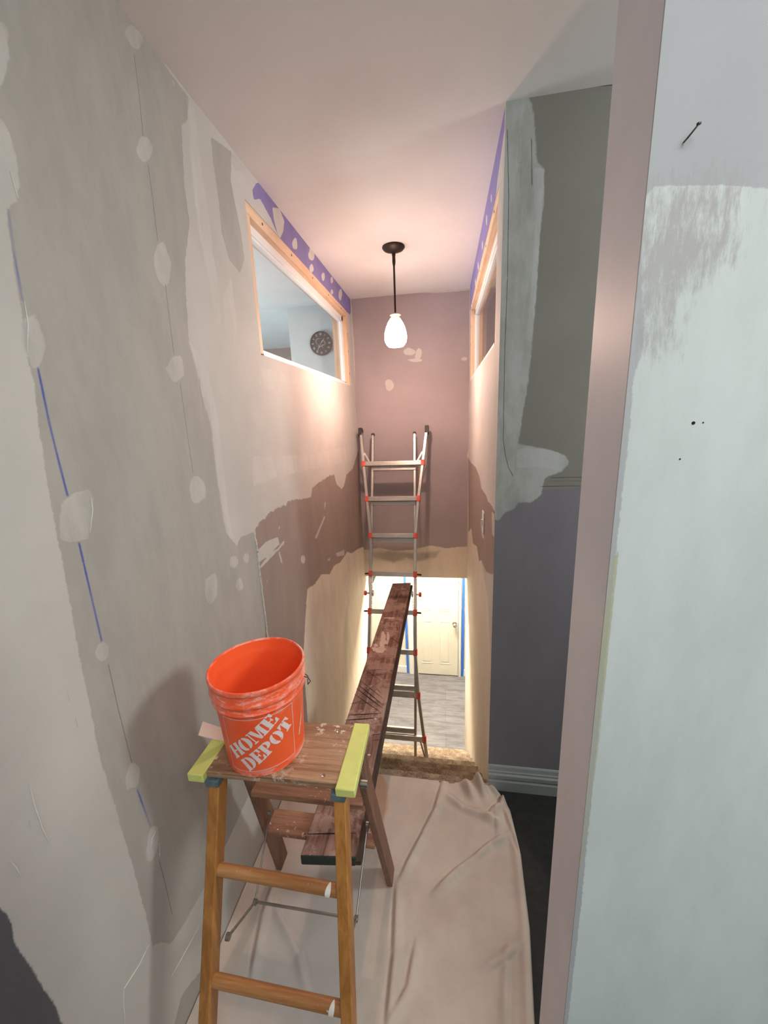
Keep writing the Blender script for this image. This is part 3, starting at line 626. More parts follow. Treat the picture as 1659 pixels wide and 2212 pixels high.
sl = thing('stepladder', 'small wooden stepladder with plywood platform and yellow end strips, standing on the drop cloth', 'stepladder', (-.43, .8, .012))
pl = MB().hexa([(-.640, .722, ZP-.019), (-.225, .730, ZP-.019), (-.226, .918, ZP-.019), (-.640, .905, ZP-.019)], [(-.640, .722, ZP), (-.225, .730, ZP), (-.226, .918, ZP), (-.640, .905, ZP)]).build('platform', m_top, sl, .003)
MB().hexa([(-.262, .712, ZP-.021), (-.213, .713, ZP-.021), (-.217, .922, ZP-.021), (-.262, .921, ZP-.021)], [(-.262, .712, ZP+.003), (-.213, .713, ZP+.003), (-.217, .922, ZP+.003), (-.262, .921, ZP+.003)]).build('end_strip', m_yel, sl, .003)['label'] = 'yellow strip'
MB().hexa([(-.648, .708, ZP-.021), (-.604, .708, ZP-.021), (-.604, .906, ZP-.021), (-.648, .906, ZP-.021)], [(-.648, .708, ZP+.003), (-.604, .708, ZP+.003), (-.604, .906, ZP+.003), (-.648, .906, ZP+.003)]).build('end_strip', m_yel, sl, .003)['label'] = 'yellow strip'
for (x, y, z, r) in ((-.30, .745, ZP, .005), (-.30, .885, ZP, .005), (-.56, .745, ZP, .005)):
    MB().lathe([(0, .0), (r, .0), (r, .001), (r*.4, .0005), (0, -.0003)], (x, y, z+.0002), 14).build('screw', m_steel, pl)
FZ = .012
def leg_near(xt, xb, name='leg'):
    return MB().beam((xt, .752, ZP-.020), (xb, .512, FZ), .030, .042, (1, 0, 0)).build(name, m_leg, sl, .003)
leg_near(-.589, -.618); leg_near(-.258, -.222)
for x in (-.589, -.258): MB().box((x-.018, .715, ZP-.040), (x+.018, .745, ZP-.0195)).build('corner_block', m_blue, sl, .002)['label'] = 'blue-gray block'
# rear rails: wide boards
RX = ((-.628, -.668), (-.262, -.216)); rz0, rz1 = ZP-.020, FZ
def rail_y(z): return .862+(ZP-z)*.262
for (xt, xb) in RX:
    q = lambda x, z, o=0: [(x-.011, rail_y(z)+o, z), (x+.011, rail_y(z)+o, z), (x+.011, rail_y(z)+.066+o, z), (x-.011, rail_y(z)+.066+o, z)]
    MB().hexa(q(xb, rz1), q(xt, rz0)).build('leg', m_rail, sl, .002)['label'] = 'wide rear rail'
def tread(z, yo, d, th):
    t = (ZP-z)/(ZP-FZ); xa = RX[0][0]+(RX[0][1]-RX[0][0])*t+.010; xb = RX[1][0]+(RX[1][1]-RX[1][0])*t-.010; y = rail_y(z)+yo
    return MB().box((xa, y, z-th), (xb, y+d, z)).build('tread', m_tread, sl, .003)
tread(.600, -.012, .095, .020); tread(.3440, -.008, .085, .020)
# dowel rungs between the near legs
for z, x0, x1, lab in ((.640, -.592, -.247, 0), (.372, -.600, -.236, 0)):
    y = .752-(ZP-.02-z)*.2757
    r = MB().tube([(x0, y, z+.006), (x1, y, z-.006)], .0148, 20).build('rung', m_rung, sl, 0, True)
    cx_ = x1-.040; b = MB(); n = 14; vs = []
    for k in range(n+1):
        a = math.radians(70+165*k/n); wd = .0065*math.sin(math.pi*k/n)**.8+.0003; sk = .006*(.5-k/n)
        for rr in (.0144, .0162):
            for s_ in (-1, 1): vs.append((cx_+s_*wd+sk, y+math.cos(a)*rr, z-.0045+math.sin(a)*rr))
    fs = []
    for k in range(n):
        q = k*4; fs += [(q+2, q+3, q+7, q+6), (q, q+4, q+5, q+1), (q, q+2, q+6, q+4), (q+1, q+5, q+7, q+3)]
    b.add(vs, fs+[(0, 1, 3, 2), (n*4, n*4+2, n*4+3, n*4+1)]).build('paint_drip', m_wpaint, r, 0, True)
# spreader irons
for sx in (0, 1):
    xr = (-.632, -.250)[sx]; xn = (-.560, -.250)[sx]; hx = (-.580, -.262)[sx]
    pr = (xr+(.016 if sx == 0 else -.014), 1.005, .430); ph = (hx, .80, .340); pn = (xn, .645, .475)
    r = MB().tube([pr, ph], .0028, 8).tube([ph, pn], .0036, 8).build('spreader', m_steel, sl, 0, True)
    for q_ in (ph, pn, pr): MB().lathe([(0, -.005), (.0085, -.005), (.0085, .005), (0, .005)], q_, 14, 'X').build('rivet', m_steel, r, 0, True)
MB().beam((-.578, .802, .338), (-.264, .802, .336), .010, .004, (0, 0, 1)).build('spreader_crossbar', m_steel, sl, .001)
MB().tube([(-.214, .772, .868), (-.196, .772, .868)], .009, 14).build('pivot_bolt', m_steel, sl, 0, True)

# ------------------------------------------------------------------ orange bucket
def orange(name, inner=False):
    d = Nd(name); n1 = d.noise(38, 7, .75, (1, 1, 3.5)); n2 = d.noise(9, 4, .6); geo = d.n('ShaderNodeTexCoord'); sep = d.n('ShaderNodeSeparateXYZ'); d.l(geo.outputs['Object'], sep.inputs[0])
    z = sep.outputs[2]; base = (.90, .10, .024, 1) if not inner else (.94, .13, .035, 1)
    col = d.mix(d.ramp(n2, .3, .7), base, (.92, .125, .034, 1))
    if not inner:
        band = d.math('ADD', d.ramp(z, ZP+.155, ZP+.20, 0, 1), d.ramp(z, ZP+.03, ZP+.005, 0, .9)); s = d.math('ADD', d.math('MULTIPLY', n1, .55), d.math('MULTIPLY', n2, .45))
        m1 = d.math('MULTIPLY', d.ramp(s, .46, .60), band); m2 = d.ramp(d.noise(30, 6, .8), .66, .71, 0, .8); col = d.mix(d.math('MULTIPLY', m1, .6), col, (.82, .62, .58, 1)); col = d.mix(m2, col, (.8, .62, .58, 1))
        sm = d.noise(5, 4, .6, (1, 1, .4)); col = d.mix(d.ramp(sm, .5, .75, 0, .30), col, (.75, .40, .36, 1))
    d.bump(n1, .1, .001); return d.out(col, .42, 0, .5)
BC = (-.483, .82, ZP); m_or = orange('orange_plastic'); m_or_in = orange('orange_plastic_inside', True)
bk = thing('bucket', 'open orange plastic bucket smeared with joint compound, on the stepladder platform', 'bucket', BC)
def br(h): return .100+(.114-.100)*h/.255
prof = [(0, .004), (.094, .004), (.097, .0), (br(.006), .002), (br(.02), .02), (br(.1), .1), (br(.183), .183), (.1135, .185), (.1172, .188), (.1180, .191), (.1155, .194), (.1150, .205), (.1195, .210), (.1210, .214), (.1195, .219), (.1165, .223), (.1165, .240), (.1200, .244), (.1215, .248), (.1215, .253), (.1195, .256), (.1165, .256), (.1150, .252)]
body = MB().lathe(prof, BC, 96).build('bucket_wall', m_or, bk, 0, True)
MB().lathe([(.1150, .252), (.1135, .235), (.1130, .226), (.1118, .222), (.1122, .206), (.1105, .19), (.108, .17), (br(.01)-.006, .012), (.07, .008), (0, .007)], BC, 96).build('bucket_lining', m_or_in, bk, 0, True)
m_print = Nd('white_print'); n1 = m_print.noise(70, 6, .75); m_print = m_print.out(m_print.mix(m_print.ramp(n1, .60, .68, 0, .8), (.80, .66, .66, 1), (.80, .10, .04, 1)), .5)
def onb(s, h, off=.0006):
    th = s/.106; r = br(h)+off; return (BC[0]+r*math.sin(th), BC[1]-r*math.cos(th), BC[2]+h)
class Print:
    def __init__(s): s.b = MB()
    def quad(s, P, n=6, m=4):  # P: four (s,h) corners, bilinear
        vs = []
        for j in range(m+1):
            for i in range(n+1):
                u, v = i/n, j/m; a = [P[0][k]*(1-u)*(1-v)+P[1][k]*u*(1-v)+P[2][k]*u*v+P[3][k]*(1-u)*v for k in (0, 1)]; vs.append(onb(*a))
        s.b.add(vs, [(j*(n+1)+i, j*(n+1)+i+1, (j+1)*(n+1)+i+1, (j+1)*(n+1)+i) for j in range(m) for i in range(n)])
GL = {}
def R(x0, y0, x1, y1): return [(x0, y0), (x1, y0), (x1, y1), (x0, y1)]
def cres(cx_, cy_, ro, rio, a0, a1, n=12):
    o = []
    for k in range(n):
        a, b = math.radians(a0+(a1-a0)*k/n), math.radians(a0+(a1-a0)*(k+1)/n)
        P = lambda r, t: (cx_+r[0]*math.cos(t), cy_+r[1]*math.sin(t))
        o.append([P(rio, a), P(ro, a), P(ro, b), P(rio, b)])
    return o
GL['H'] = (1.02, [R(0, 0, .40, .11), R(.06, .10, .38, .90), R(0, .89, .40, 1), R(.60, 0, 1.0, .11), R(.64, .10, .95, .90), R(.60, .89, 1.0, 1), R(.38, .45, .62, .56)])
GL['O'] = (.98, cres(.45, .5, (.45, .51), (.12, .40), 94, 266)+cres(.52, .5, (.45, .51), (.12, .40), -86, 86))
GL['M'] = (1.28, [R(0, 0, .32, .10), R(.11, .10, .20, .90), R(0, .90, .20, 1), [(.23, 1), (.54, 1), (.74, .02), (.56, .02)], [(.74, .04), (.68, .30), (.84, 1), (.88, .75)], R(.88, .10, 1.16, .90), R(.80, 0, 1.24, .10), R(.88, .90, 1.24, 1)])
GL['E'] = (.88, [R(0, 0, .40, .11), R(.06, .10, .38, .90), R(0, .89, .40, 1), R(.44, .90, .80, 1), [(.66, .68), (.80, .64), (.80, .90), (.58, .90)], R(.38, .46, .56, .55), R(.54, .36, .62, .66), R(.44, 0, .84, .10), [(.62, .10), (.84, .10), (.84, .38), (.72, .32)]])
GL['D'] = (1.0, [R(0, 0, .40, .11), R(.06, .10, .38, .90), R(0, .89, .40, 1)]+cres(.44, .5, (.54, .50), (.18, .40), -88, 88))
GL['P'] = (.90, [R(0, 0, .44, .11), R(.06, .10, .38, .90), R(0, .89, .40, 1)]+cres(.42, .72, (.46, .29), (.14, .18), -90, 90))
GL['T'] = (.94, [R(.18, 0, .72, .11), R(.28, .10, .62, .87), R(0, .90, .42, 1), R(.48, .90, .90, 1), [(0, .62), (.07, .62), (.22, .90), (0, .90)], [(.83, .62), (.90, .62), (.90, .90), (.68, .90)]])
pr = Print()
def word(txt, P0, P1, T0):
    """baseline from P0 to P1, cap height vector T0"""
    tw = sum(GL[c][0] for c in txt)-.06; x = 0; e = (P1[0]-P0[0], P1[1]-P0[1])
    for c in txt:
        for q in GL[c][1]:
            pr.quad([(P0[0]+e[0]*(x+u)/tw+T0[0]*v, P0[1]+e[1]*(x+u)/tw+T0[1]*v) for u, v in q], 3, 3)
        x += GL[c][0]
word('HOME', (-.028, .054), (.090, .154), (-.0215, .0290)); word('DEPOT', (.004, .0200), (.127, .118), (-.0215, .0320))
fx = [(-.050, .018), (.129, .022), (.129, .176), (-.048, .1765)]
for i in range(4):
    a, b = fx[i], fx[(i+1) % 4]; e = np.array(b)-a; L = np.hypot(*e); n = np.array((-e[1], e[0]))/L*.0013
    pr.quad([tuple(a), tuple(b), tuple(b+n), tuple(a+n)], 30, 1)
pr.quad([(.148, .060), (.152, .058), (.163, .098), (.157, .088)], 2, 4); pr.quad([(.150, .058), (.153, .060), (.168, .120), (.165, .112)], 2, 4); pr.quad([(.156, .084), (.160, .080), (.176, .130), (.170, .118)], 2, 4)
lb = pr.b.build('printed_lettering', m_print, body); lb['label'] = 'white stencil letters HOME DEPOT in a frame'
# wire bail lying round the back, with its right eye sticking out
m_wire = plain('bail_wire', (.10, .09, .085, 1), .4, .9)
hw = []
for k in range(25):
    a = math.radians(8+172*k/24); rr = .124+.006*math.sin(math.pi*k/24); hw.append((BC[0]+rr*math.cos(a), BC[1]+rr*math.sin(a), ZP+.196-.055*math.sin(math.pi*k/24)))
e0 = hw[0]
loop = [(e0[0]-.006, e0[1]-.002, e0[2]+.016), (e0[0]+.008, e0[1]-.004, e0[2]+.014), (e0[0]+.013, e0[1]-.004, e0[2]+.004), (e0[0]+.004, e0[1]-.001, e0[2]-.008)]
MB().tube(loop+hw[1:], .0014, 8).build('bail_handle', m_wire, bk, 0, True)
MB().tube([(BC[0]-.1155, BC[1]-.025, ZP+.205), (BC[0]-.1235, BC[1]-.025, ZP+.205)], .004, 10).build('bail_ear', m_wire, bk, 0, True)

# off-white curled strip behind the bucket
b = MB(); n = 12; vs = []
for k in range(n+1):
    t = k/n; x = -.655+.10*t; y = .792+.045*t; z = ZP+.0045+.052*(1-t)**1.5
    for s_ in (-1, 1):
        for q in (0, .0012): vs.append((x-s_*.018*.25, y+s_*.018, z+q+(.010 if s_ > 0 else 0)*(1-t)))
fs = []
for k in range(n):
    a = k*4; c = a+4; fs += [(a, a+2, c+2, c), (a+1, c+1, c+3, a+3), (a, c, c+1, a+1), (a+2, a+3, c+3, c+2)]
fs += [(0, 1, 3, 2), (n*4, n*4+2, n*4+3, n*4+1)]
tag(b.add(vs, fs).build('paper_strip', plain('off_white_strip', (.70, .60, .54, 1), .6, 0, .03), None, 0, True), 'curled off-white strip sticking out behind the orange bucket', 'strip')

# ------------------------------------------------------------------ old plank laid from stepladder to extension ladder
def plankmat():
    d = Nd('old_cut_marked_plank'); n1 = d.noise(3, 7, .7, (16, 1., 16), .8); n2 = d.noise(30, 5, .7); n3 = d.noise(6, 4, .6)
    col = d.mix(d.ramp(n1, .35, .65), (.13, .065, .050, 1), (.32, .19, .155, 1)); col = d.mix(d.ramp(n3, .42, .7, 0, .45), col, (.34, .20, .16, 1))
    col = d.mix(d.ramp(n2, .58, .72, 0, .45), col, (.06, .028, .02, 1)); sep = d.n('ShaderNodeSeparateXYZ'); d.l(d.coord(), sep.inputs[0])
    m = d.math('MULTIPLY', d.ramp(d.math('ADD', n3, d.math('MULTIPLY', n2, .5)), .74, .80), 1.); col = d.mix(d.math('MULTIPLY', m, .35), col, (.55, .40, .34, 1))
    d.bump(d.math('ADD', n1, d.math('MULTIPLY', n2, .6)), .7, .003); return d.out(col, .8, 0, .25)
m_plank = plankmat()
r1, r2 = 1.370, 1.440
NLp, NRp, FLp, FRp = (-.344*r1, .665*r1, 1.76-r1), (-.213*r1, .678*r1, 1.76-r1), (-.329*r2, 2.251*r2, 1.76-r2), (-.214*r2, 2.270*r2, 1.76-r2)
th = .043; lo = [(p[0], p[1], p[2]-th) for p in (NLp, NRp, FRp, FLp)]; hi = [NLp, NRp, FRp, FLp]
lo = [(p[0], p[1], p[2]-.022) for p in (NLp, NRp, FRp, FLp)]; pk = MB().hexa(lo, hi).build('plank', m_plank, None, .004, seg=3); tag(pk, 'long weathered brown plank scored with saw cuts, from the stepladder to the metal ladder', 'plank')
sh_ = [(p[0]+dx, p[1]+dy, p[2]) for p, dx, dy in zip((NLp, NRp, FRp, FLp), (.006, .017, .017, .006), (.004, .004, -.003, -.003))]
MB().hexa([(p[0], p[1], p[2]-th) for p in sh_], [(p[0], p[1], p[2]-.0222) for p in sh_]).build('shaded_side_layer', wood('shaded_side_wood', (.030, .016, .012, 1), (.085, .05, .038, 1), 'Y', 1, .8), pk, .003)['label'] = 'dark added layer painting shade along the right edge'  # added layer; the shade of the plank's right side is put into its colour
NL_, NR_, FL_, FR_ = [Vector(p) for p in (NLp, NRp, FLp, FRp)]
def pk_at(u, v, dz=0): return (NL_*(1-u)+NR_*u)*(1-v)+(FL_*(1-u)+FR_*u)*v+Vector((0, 0, dz))
b = MB(); o_ = .0008
lo = [pk_at(-.004, -.0012, -th+.003), pk_at(1.004, -.0012, -th+.003), pk_at(1.004, .004, -th+.003), pk_at(-.004, .004, -th+.003)]
hi = [pk_at(-.004, -.0012, -.001), pk_at(1.004, -.0012, -.001), pk_at(1.004, .004, -.001), pk_at(-.004, .004, -.001)]
b.hexa(lo, hi).build('painted_end', plain('dark_green_paint', (.020, .032, .026, 1), .7, 0, .2, 30, .2), pk, .005)['label'] = 'dark green painted end grain'
m_cut = plain('saw_cut', (.012, .007, .006, 1), .9)
def pk_strip(p, q, w, m, nm):
    p = Vector(p); q = Vector(q); d = (q-p).normalized(); up = (NR_-NL_).cross(FL_-NL_).normalized(); s_ = d.cross(up)*w*.8; o = up*.0006
    return MB().add([p-s_*.4+o, q-s_*.3+o, q+s_*.3+o, p+s_*.4+o, (p+q)/2-s_+o, (p+q)/2+s_+o], [(0, 4, 5, 3), (4, 1, 2, 5)])
cb = MB()
for (p, q, w) in [((-0.4567,1.9200,0.3597),(-0.3295,1.9411,0.3595),0.0022),((-0.4569,1.8675,0.3613),(-0.3285,1.8971,0.3608),0.0022),((-0.4690,1.8244,0.3626),(-0.3171,1.6867,0.3672),0.003),((-0.4680,1.7840,0.3638),(-0.3154,1.6451,0.3684),0.004),((-0.4746,1.7560,0.3646),(-0.3112,1.6186,0.3692),0.0045),((-0.4735,1.7069,0.3661),(-0.3107,1.5860,0.3702),0.003),((-0.4716,1.6357,0.3682),(-0.4064,1.6704,0.3674),0.002),((-0.4704,1.5532,0.3707),(-0.3101,1.5829,0.3703),0.0045),((-0.4755,1.5184,0.3717),(-0.3230,1.5500,0.3712),0.005),((-0.4567,1.9200,0.3597),(-0.3559,1.8355,0.3626),0.0028),((-0.4403,2.1691,0.3523),(-0.3469,2.1031,0.3546),0.0022),((-0.4080,2.3538,0.3469),(-0.2698,2.1952,0.3520),0.0018),((-0.4396,2.5180,0.3418),(-0.3131,2.5422,0.3415),0.0015),((-0.4491,2.4082,0.3451),(-0.3036,2.4532,0.3442),0.0015),((-0.3802,2.2948,0.3487),(-0.2853,2.2273,0.3510),0.0015),((-0.4573,1.6794,0.3670),(-0.3288,1.8630,0.3618),0.0018),((-0.4861,0.9767,0.3880),(-0.3041,1.0022,0.3878),0.003),((-0.4810,1.6348,0.3682),(-0.3275,1.6610,0.3679),0.0018),((-0.4575,1.9938,0.3575),(-0.3426,2.0729,0.3555),0.0015),((-0.3275,1.7218,0.3661),(-0.3897,1.7918,0.3638),0.0016),((-0.3343,1.4406,0.3745),(-0.2853,1.4543,0.3742),0.0025),((-0.3201,1.4097,0.3755),(-0.2843,1.4217,0.3752),0.002),]:
    pk_strip(p, q, w, None, '').build('saw_cut', m_cut, pk)

m_spl = plain('dried_compound', (.60, .47, .41, 1), .85, 0, .12, 60, .4)
for pl_ in [[(-0.3700,2.2422,0.3503),(-0.3685,2.2080,0.3514),(-0.3874,2.2128,0.3512),(-0.3887,2.1992,0.3516),(-0.3811,2.1431,0.3533),(-0.3895,2.1419,0.3533),(-0.3979,2.1470,0.3531),(-0.4056,2.1778,0.3521),(-0.4139,2.1743,0.3522),(-0.4211,2.1951,0.3516),(-0.4266,2.2208,0.3508),(-0.4222,2.2474,0.3500),(-0.4294,2.2724,0.3492),(-0.4283,2.2936,0.3486),(-0.4325,2.3318,0.3474),(-0.4316,2.3688,0.3463),(-0.4222,2.3753,0.3462),(-0.4101,2.3424,0.3472),(-0.4021,2.3265,0.3477),(-0.3962,2.3017,0.3485),(-0.3938,2.2757,0.3492),(-0.3907,2.2602,0.3497)],
[(-0.3741,2.1426,0.3533),(-0.3789,2.1324,0.3536),(-0.3830,2.1228,0.3539),(-0.3848,2.1078,0.3543),(-0.4042,2.1082,0.3542),(-0.4196,2.1062,0.3543),(-0.4316,2.1143,0.3540),(-0.4386,2.1222,0.3537),(-0.4524,2.1258,0.3536),(-0.4515,2.1356,0.3533),(-0.4607,2.1459,0.3529),(-0.4659,2.1614,0.3525),(-0.4468,2.1671,0.3523),(-0.4276,2.1636,0.3525),(-0.4141,2.1786,0.3521),(-0.3963,2.1737,0.3523),(-0.3823,2.1655,0.3526),(-0.3678,2.1568,0.3529)],
[(-0.3705,2.3016,0.3485),(-0.3676,2.2757,0.3493),(-0.3695,2.2628,0.3497),(-0.3672,2.2346,0.3506),(-0.3708,2.2294,0.3507),(-0.3775,2.2555,0.3499),(-0.3817,2.2535,0.3499),(-0.3869,2.2749,0.3493),(-0.3902,2.2999,0.3485),(-0.3932,2.3233,0.3478),(-0.3938,2.3427,0.3472),(-0.3953,2.3688,0.3464),(-0.3898,2.3617,0.3467),(-0.3862,2.3668,0.3465),(-0.3805,2.3409,0.3473),(-0.3746,2.3290,0.3477)],
[(-0.3256,1.5416,0.3715),(-0.3275,1.5388,0.3716),(-0.3307,1.5372,0.3716),(-0.3352,1.5376,0.3716),(-0.3387,1.5404,0.3715),(-0.3399,1.5439,0.3714),(-0.3383,1.5467,0.3713),(-0.3352,1.5481,0.3713),(-0.3310,1.5478,0.3713),(-0.3279,1.5449,0.3714)],
[(-0.3163,1.3313,0.3778),(-0.3179,1.3284,0.3779),(-0.3205,1.3259,0.3780),(-0.3249,1.3259,0.3780),(-0.3292,1.3267,0.3779),(-0.3309,1.3297,0.3778),(-0.3299,1.3326,0.3778),(-0.3268,1.3348,0.3777),(-0.3224,1.3354,0.3777),(-0.3186,1.3340,0.3778)],
[(-0.3676,2.5740,0.3404),(-0.3737,2.5699,0.3405),(-0.3755,2.5648,0.3406),(-0.3883,2.5581,0.3408),(-0.4110,2.5589,0.3407),(-0.4187,2.5644,0.3405),(-0.4483,2.5618,0.3405),(-0.4512,2.5676,0.3403),(-0.4528,2.5738,0.3401),(-0.4228,2.5762,0.3401),(-0.4153,2.5832,0.3399),(-0.3975,2.5786,0.3401),(-0.3750,2.5831,0.3401),(-0.3727,2.5775,0.3402)],
[(-0.4324,2.1919,0.3516),(-0.4248,2.1782,0.3521),(-0.4367,2.1784,0.3520),(-0.4402,2.1687,0.3523),(-0.4494,2.1659,0.3524),(-0.4529,2.1813,0.3519),(-0.4556,2.1899,0.3516),(-0.4637,2.2038,0.3512),(-0.4543,2.2083,0.3511),(-0.4487,2.2169,0.3508),(-0.4415,2.2033,0.3513),(-0.4342,2.2017,0.3513)],
]:
    up = (NR_-NL_).cross(FL_-NL_).normalized(); c = sum((Vector(p) for p in pl_), Vector())/len(pl_); n = len(pl_)
    MB().add([Vector(p)+up*.0004 for p in pl_]+[c+(Vector(p)-c)*.8+up*.0018 for p in pl_]+[c+up*.002], [(i, (i+1) % n, n+(i+1) % n, n+i) for i in range(n)]+[(n+i, n+(i+1) % n, 2*n) for i in range(n)]).build('compound_splat', m_spl, pk, 0, True)


# ------------------------------------------------------------------ aluminium ladder leaning on the far wall
m_alu = plain('brushed_aluminium', (.50, .48, .45, 1), .36, .85, .06, 30, .08)
m_alu_s = plain('silver_label', (.80, .80, .80, 1), .5, .2)
m_red = plain('red_plastic_joint', (.62, .07, .035, 1), .5, 0, .1, 30, .05)
m_rub = plain('dark_rubber', (.035, .028, .025, 1), .7)
NV = Vector((0, -1, .393)).normalized(); DV = Vector((0, -.393, -1)).normalized()
def LP(x, t, off=0):
    z = -t/1.0745; return Vector((x, YF+.0005+.393*z, 1.76+z))+NV*off
ld = thing('ladder', 'red and silver folding aluminium ladder leaning against the far stairwell wall', 'ladder', (-.42, 2.45, -.79))
OL = [(-.717, .119), (-.685, .397), (-.648, .705), (-.611, 1.000), (-.604, 1.10), (-.602, 1.345)]
ORt = [(-.150, .119), (-.181, .401), (-.215, .697), (-.238, 1.000), (-.240, 1.10), (-.238, 1.345)]
LL = [(-.602, 1.60), (-.602, 1.95), (-.620, 2.244), (-.658, 2.547), (-.690, 2.738)]
LRr = [(-.236, 1.60), (-.232, 1.95), (-.207, 2.244), (-.162, 2.547), (-.130, 2.738)]
def railpath(pts, off, w=.024, d=.034, name='side_rail', m=None, sub=True):
    b = MB()
    vs = []
    for i, (x, t) in enumerate(pts):
        c = LP(x, t, off)
        for sx, sd in ((-1, -1), (1, -1), (1, 1), (-1, 1)): vs.append(c+Vector((sx*w/2, 0, 0))+NV*(sd*d/2))
    n = len(pts); fs = [(i*4+k, i*4+(k+1) % 4, (i+1)*4+(k+1) % 4, (i+1)*4+k) for i in range(n-1) for k in range(4)]+[(0, 1, 2, 3), (n*4-1, n*4-2, n*4-3, n*4-4)]
    return b.add(vs, fs).build(name, m or m_alu, ld, .003)
OFF = .062; IN = .024
for p in (OL, ORt, LL, LRr): railpath(p, OFF)
for x0, x1, t0, t1 in ((-.617, -.604, .127, 1.60), (-.254, -.238, .127, 1.60), (-.604, -.600, 1.36, 2.738), (-.236, -.229, 1.36, 2.738)):
    railpath([(x0, t0), (x1, t1)], IN if t0 < 1 else IN+.001, .020, .030)
def capb(x, t, off, w, d, h, nm='end_cap'):
    c0, c1 = LP(x, t-h/2, off), LP(x, t+h/2, off); MB().beam(c0, c1, w, d, (1, 0, 0)).build(nm, m_rub, ld, .003)
capb(-.722, .112, OFF-.01, .034, .056, .066); capb(-.147, .112, OFF-.01, .034, .056, .066); capb(-.617, .127, IN, .026, .036, .018); capb(-.254, .127, IN, .026, .036, .018)
capb(-.690, 2.737, OFF, .030, .044, .034, 'rubber_foot'); capb(-.130, 2.737, OFF, .030, .044, .034, 'rubber_foot'); capb(-.600, 2.737, IN, .026, .034, .034, 'rubber_foot'); capb(-.229, 2.737, IN, .026, .034, .034, 'rubber_foot')
def interp(path, t):
    for (xa, ta), (xb, tb) in zip(path[:-1], path[1:]):
        if ta <= t <= tb: return xa+(xb-xa)*(t-ta)/(tb-ta)
    return path[-1][0]
def rung(t, xa, xb, off, joints=True):
    b = MB().beam(LP(xa, t, off+.004), LP(xb, t, off+.004), .036, .030, tuple(DV))
    for k in (-.010, 0, .010): b.beam(LP(xa, t+k, off+.0195), LP(xb, t+k, off+.0195), .0025, .003, tuple(DV))
    r = b.build('rung', m_alu, ld, .002)
    if joints:
        for x in (xa, xb): 
            j = MB().beam(LP(x, t-.024, off), LP(x, t+.024, off), .031, .041, (1, 0, 0)).build('rung_joint', m_red, r, .003); j['label'] = 'red plastic joint'
    return r
for t in (.401, .705, 1.012, 1.325): rung(t, interp(OL, t), interp(ORt, t), OFF)
for t in (1.625, 1.928, 2.245, 2.555): rung(t, interp(LL, t), interp(LRr, t), OFF)
for t in (.435, .735, 1.045, 2.205, 2.515): rung(t, -.606, -.240, IN+.004, False)
for s_, xx, xi in ((-1, -.602, -.604), (1, -.237, -.236)):
    # serrated telescoping sleeve between the two outer sections
    b = MB().beam(LP(xx, 1.345, OFF-.006), LP(xx, 1.60, OFF-.006), .020, .024, (1, 0, 0))
    for k in range(11):
        if 4 <= k <= 6: continue
        t = 1.375+k*.021; b.beam(LP(xx-s_*.009, t, OFF-.003), LP(xx-s_*.016, t+.004, OFF-.003), .005, .016, tuple(DV))
    b.build('lock_sleeve', m_alu_s, ld, .001)
    MB().tube([LP(xx+s_*.006, 1.483, OFF), LP(xx+s_*.030, 1.483, OFF)], [.009, .005], 14).build('knob_stem', m_alu, ld, 0, True)
    c = LP(xx+s_*.040, 1.483, OFF); MB().lathe([(0, -.011), (.014, -.011), (.019, -.007), (.019, .007), (.014, .011), (0, .011)], c, 18, 'X').build('lock_knob', m_red, ld, 0, True)['label'] = 'red round lock knob'
    c = LP(xx-s_*.022, 1.483, OFF-.004); MB().lathe([(0, -.006), (.022, -.006), (.024, 0), (.022, .006), (0, .006)], c, 18, 'X').build('hinge_disc', m_alu, ld, 0, True)
    for t in (1.325, 1.625): MB().tube([LP(xx+s_*.012, t, OFF), LP(xx+s_*.046, t+.002, OFF), LP(xx+s_*.050, t+.002, OFF)], [.0075, .0075, .005], 12).build('lock_pin', m_rub, ld, 0, True)
for s_, path, ta, tb in ((1, OL, .30, .40), (-1, ORt, .30, .40)):
    xa = interp(path, ta)+s_*.014; MB().beam(LP(xa, ta, OFF-.01), LP(interp(path, tb)+s_*.058, tb, OFF-.01), .012, .004, tuple(Vector((1, 0, 0)))).build('gusset_brace', m_alu, ld, .001)
for s_, path in ((1, LL), (-1, LRr)): MB().beam(LP(interp(path, 2.57)+s_*.035, 2.57, OFF-.005), LP(interp(path, 2.70)+s_*.014, 2.70, OFF-.005), .012, .004, (1, 0, 0)).build('gusset_brace', m_alu, ld, .001)

# ------------------------------------------------------------------ pendant lamp
PX, PY = -.293, 2.556
m_bronze = plain('dark_bronze', (.035, .024, .020, 1), .45, .7, .1, 40, .05)
pn = thing('pendant_lamp', 'lit pendant lamp with frosted egg-shaped shade on a dark rod', 'lamp', (PX, PY, 2.2))
MB().lathe([(0, 0), (.066, 0), (.067, -.006), (.058, -.016), (.030, -.026), (.012, -.032), (.010, -.050), (0, -.050)], (PX, PY, H), 40).build('canopy', m_bronze, pn, 0, True)
MB().tube([(PX, PY, H-.045), (PX-.001, PY, 2.40)], .006, 14).lathe([(0, 0), (.009, 0), (.010, -.03), (.007, -.05), (0, -.05)], (PX, PY, H-.05), 16).build('rod', m_bronze, pn, 0, True)
MB().lathe([(0, .012), (.012, .010), (.033, .002), (.034, -.003), (.022, -.010), (.020, -.022), (0, -.022)], (PX-.001, PY, 2.392), 32).build('shade_cap', plain('brass_cap', (.42, .24, .13, 1), .4, .6), pn, 0, True)
m_lamp = bpy.data.materials.new('lit_frosted_glass'); m_lamp.use_nodes = True; pb = m_lamp.node_tree.nodes['Principled BSDF']
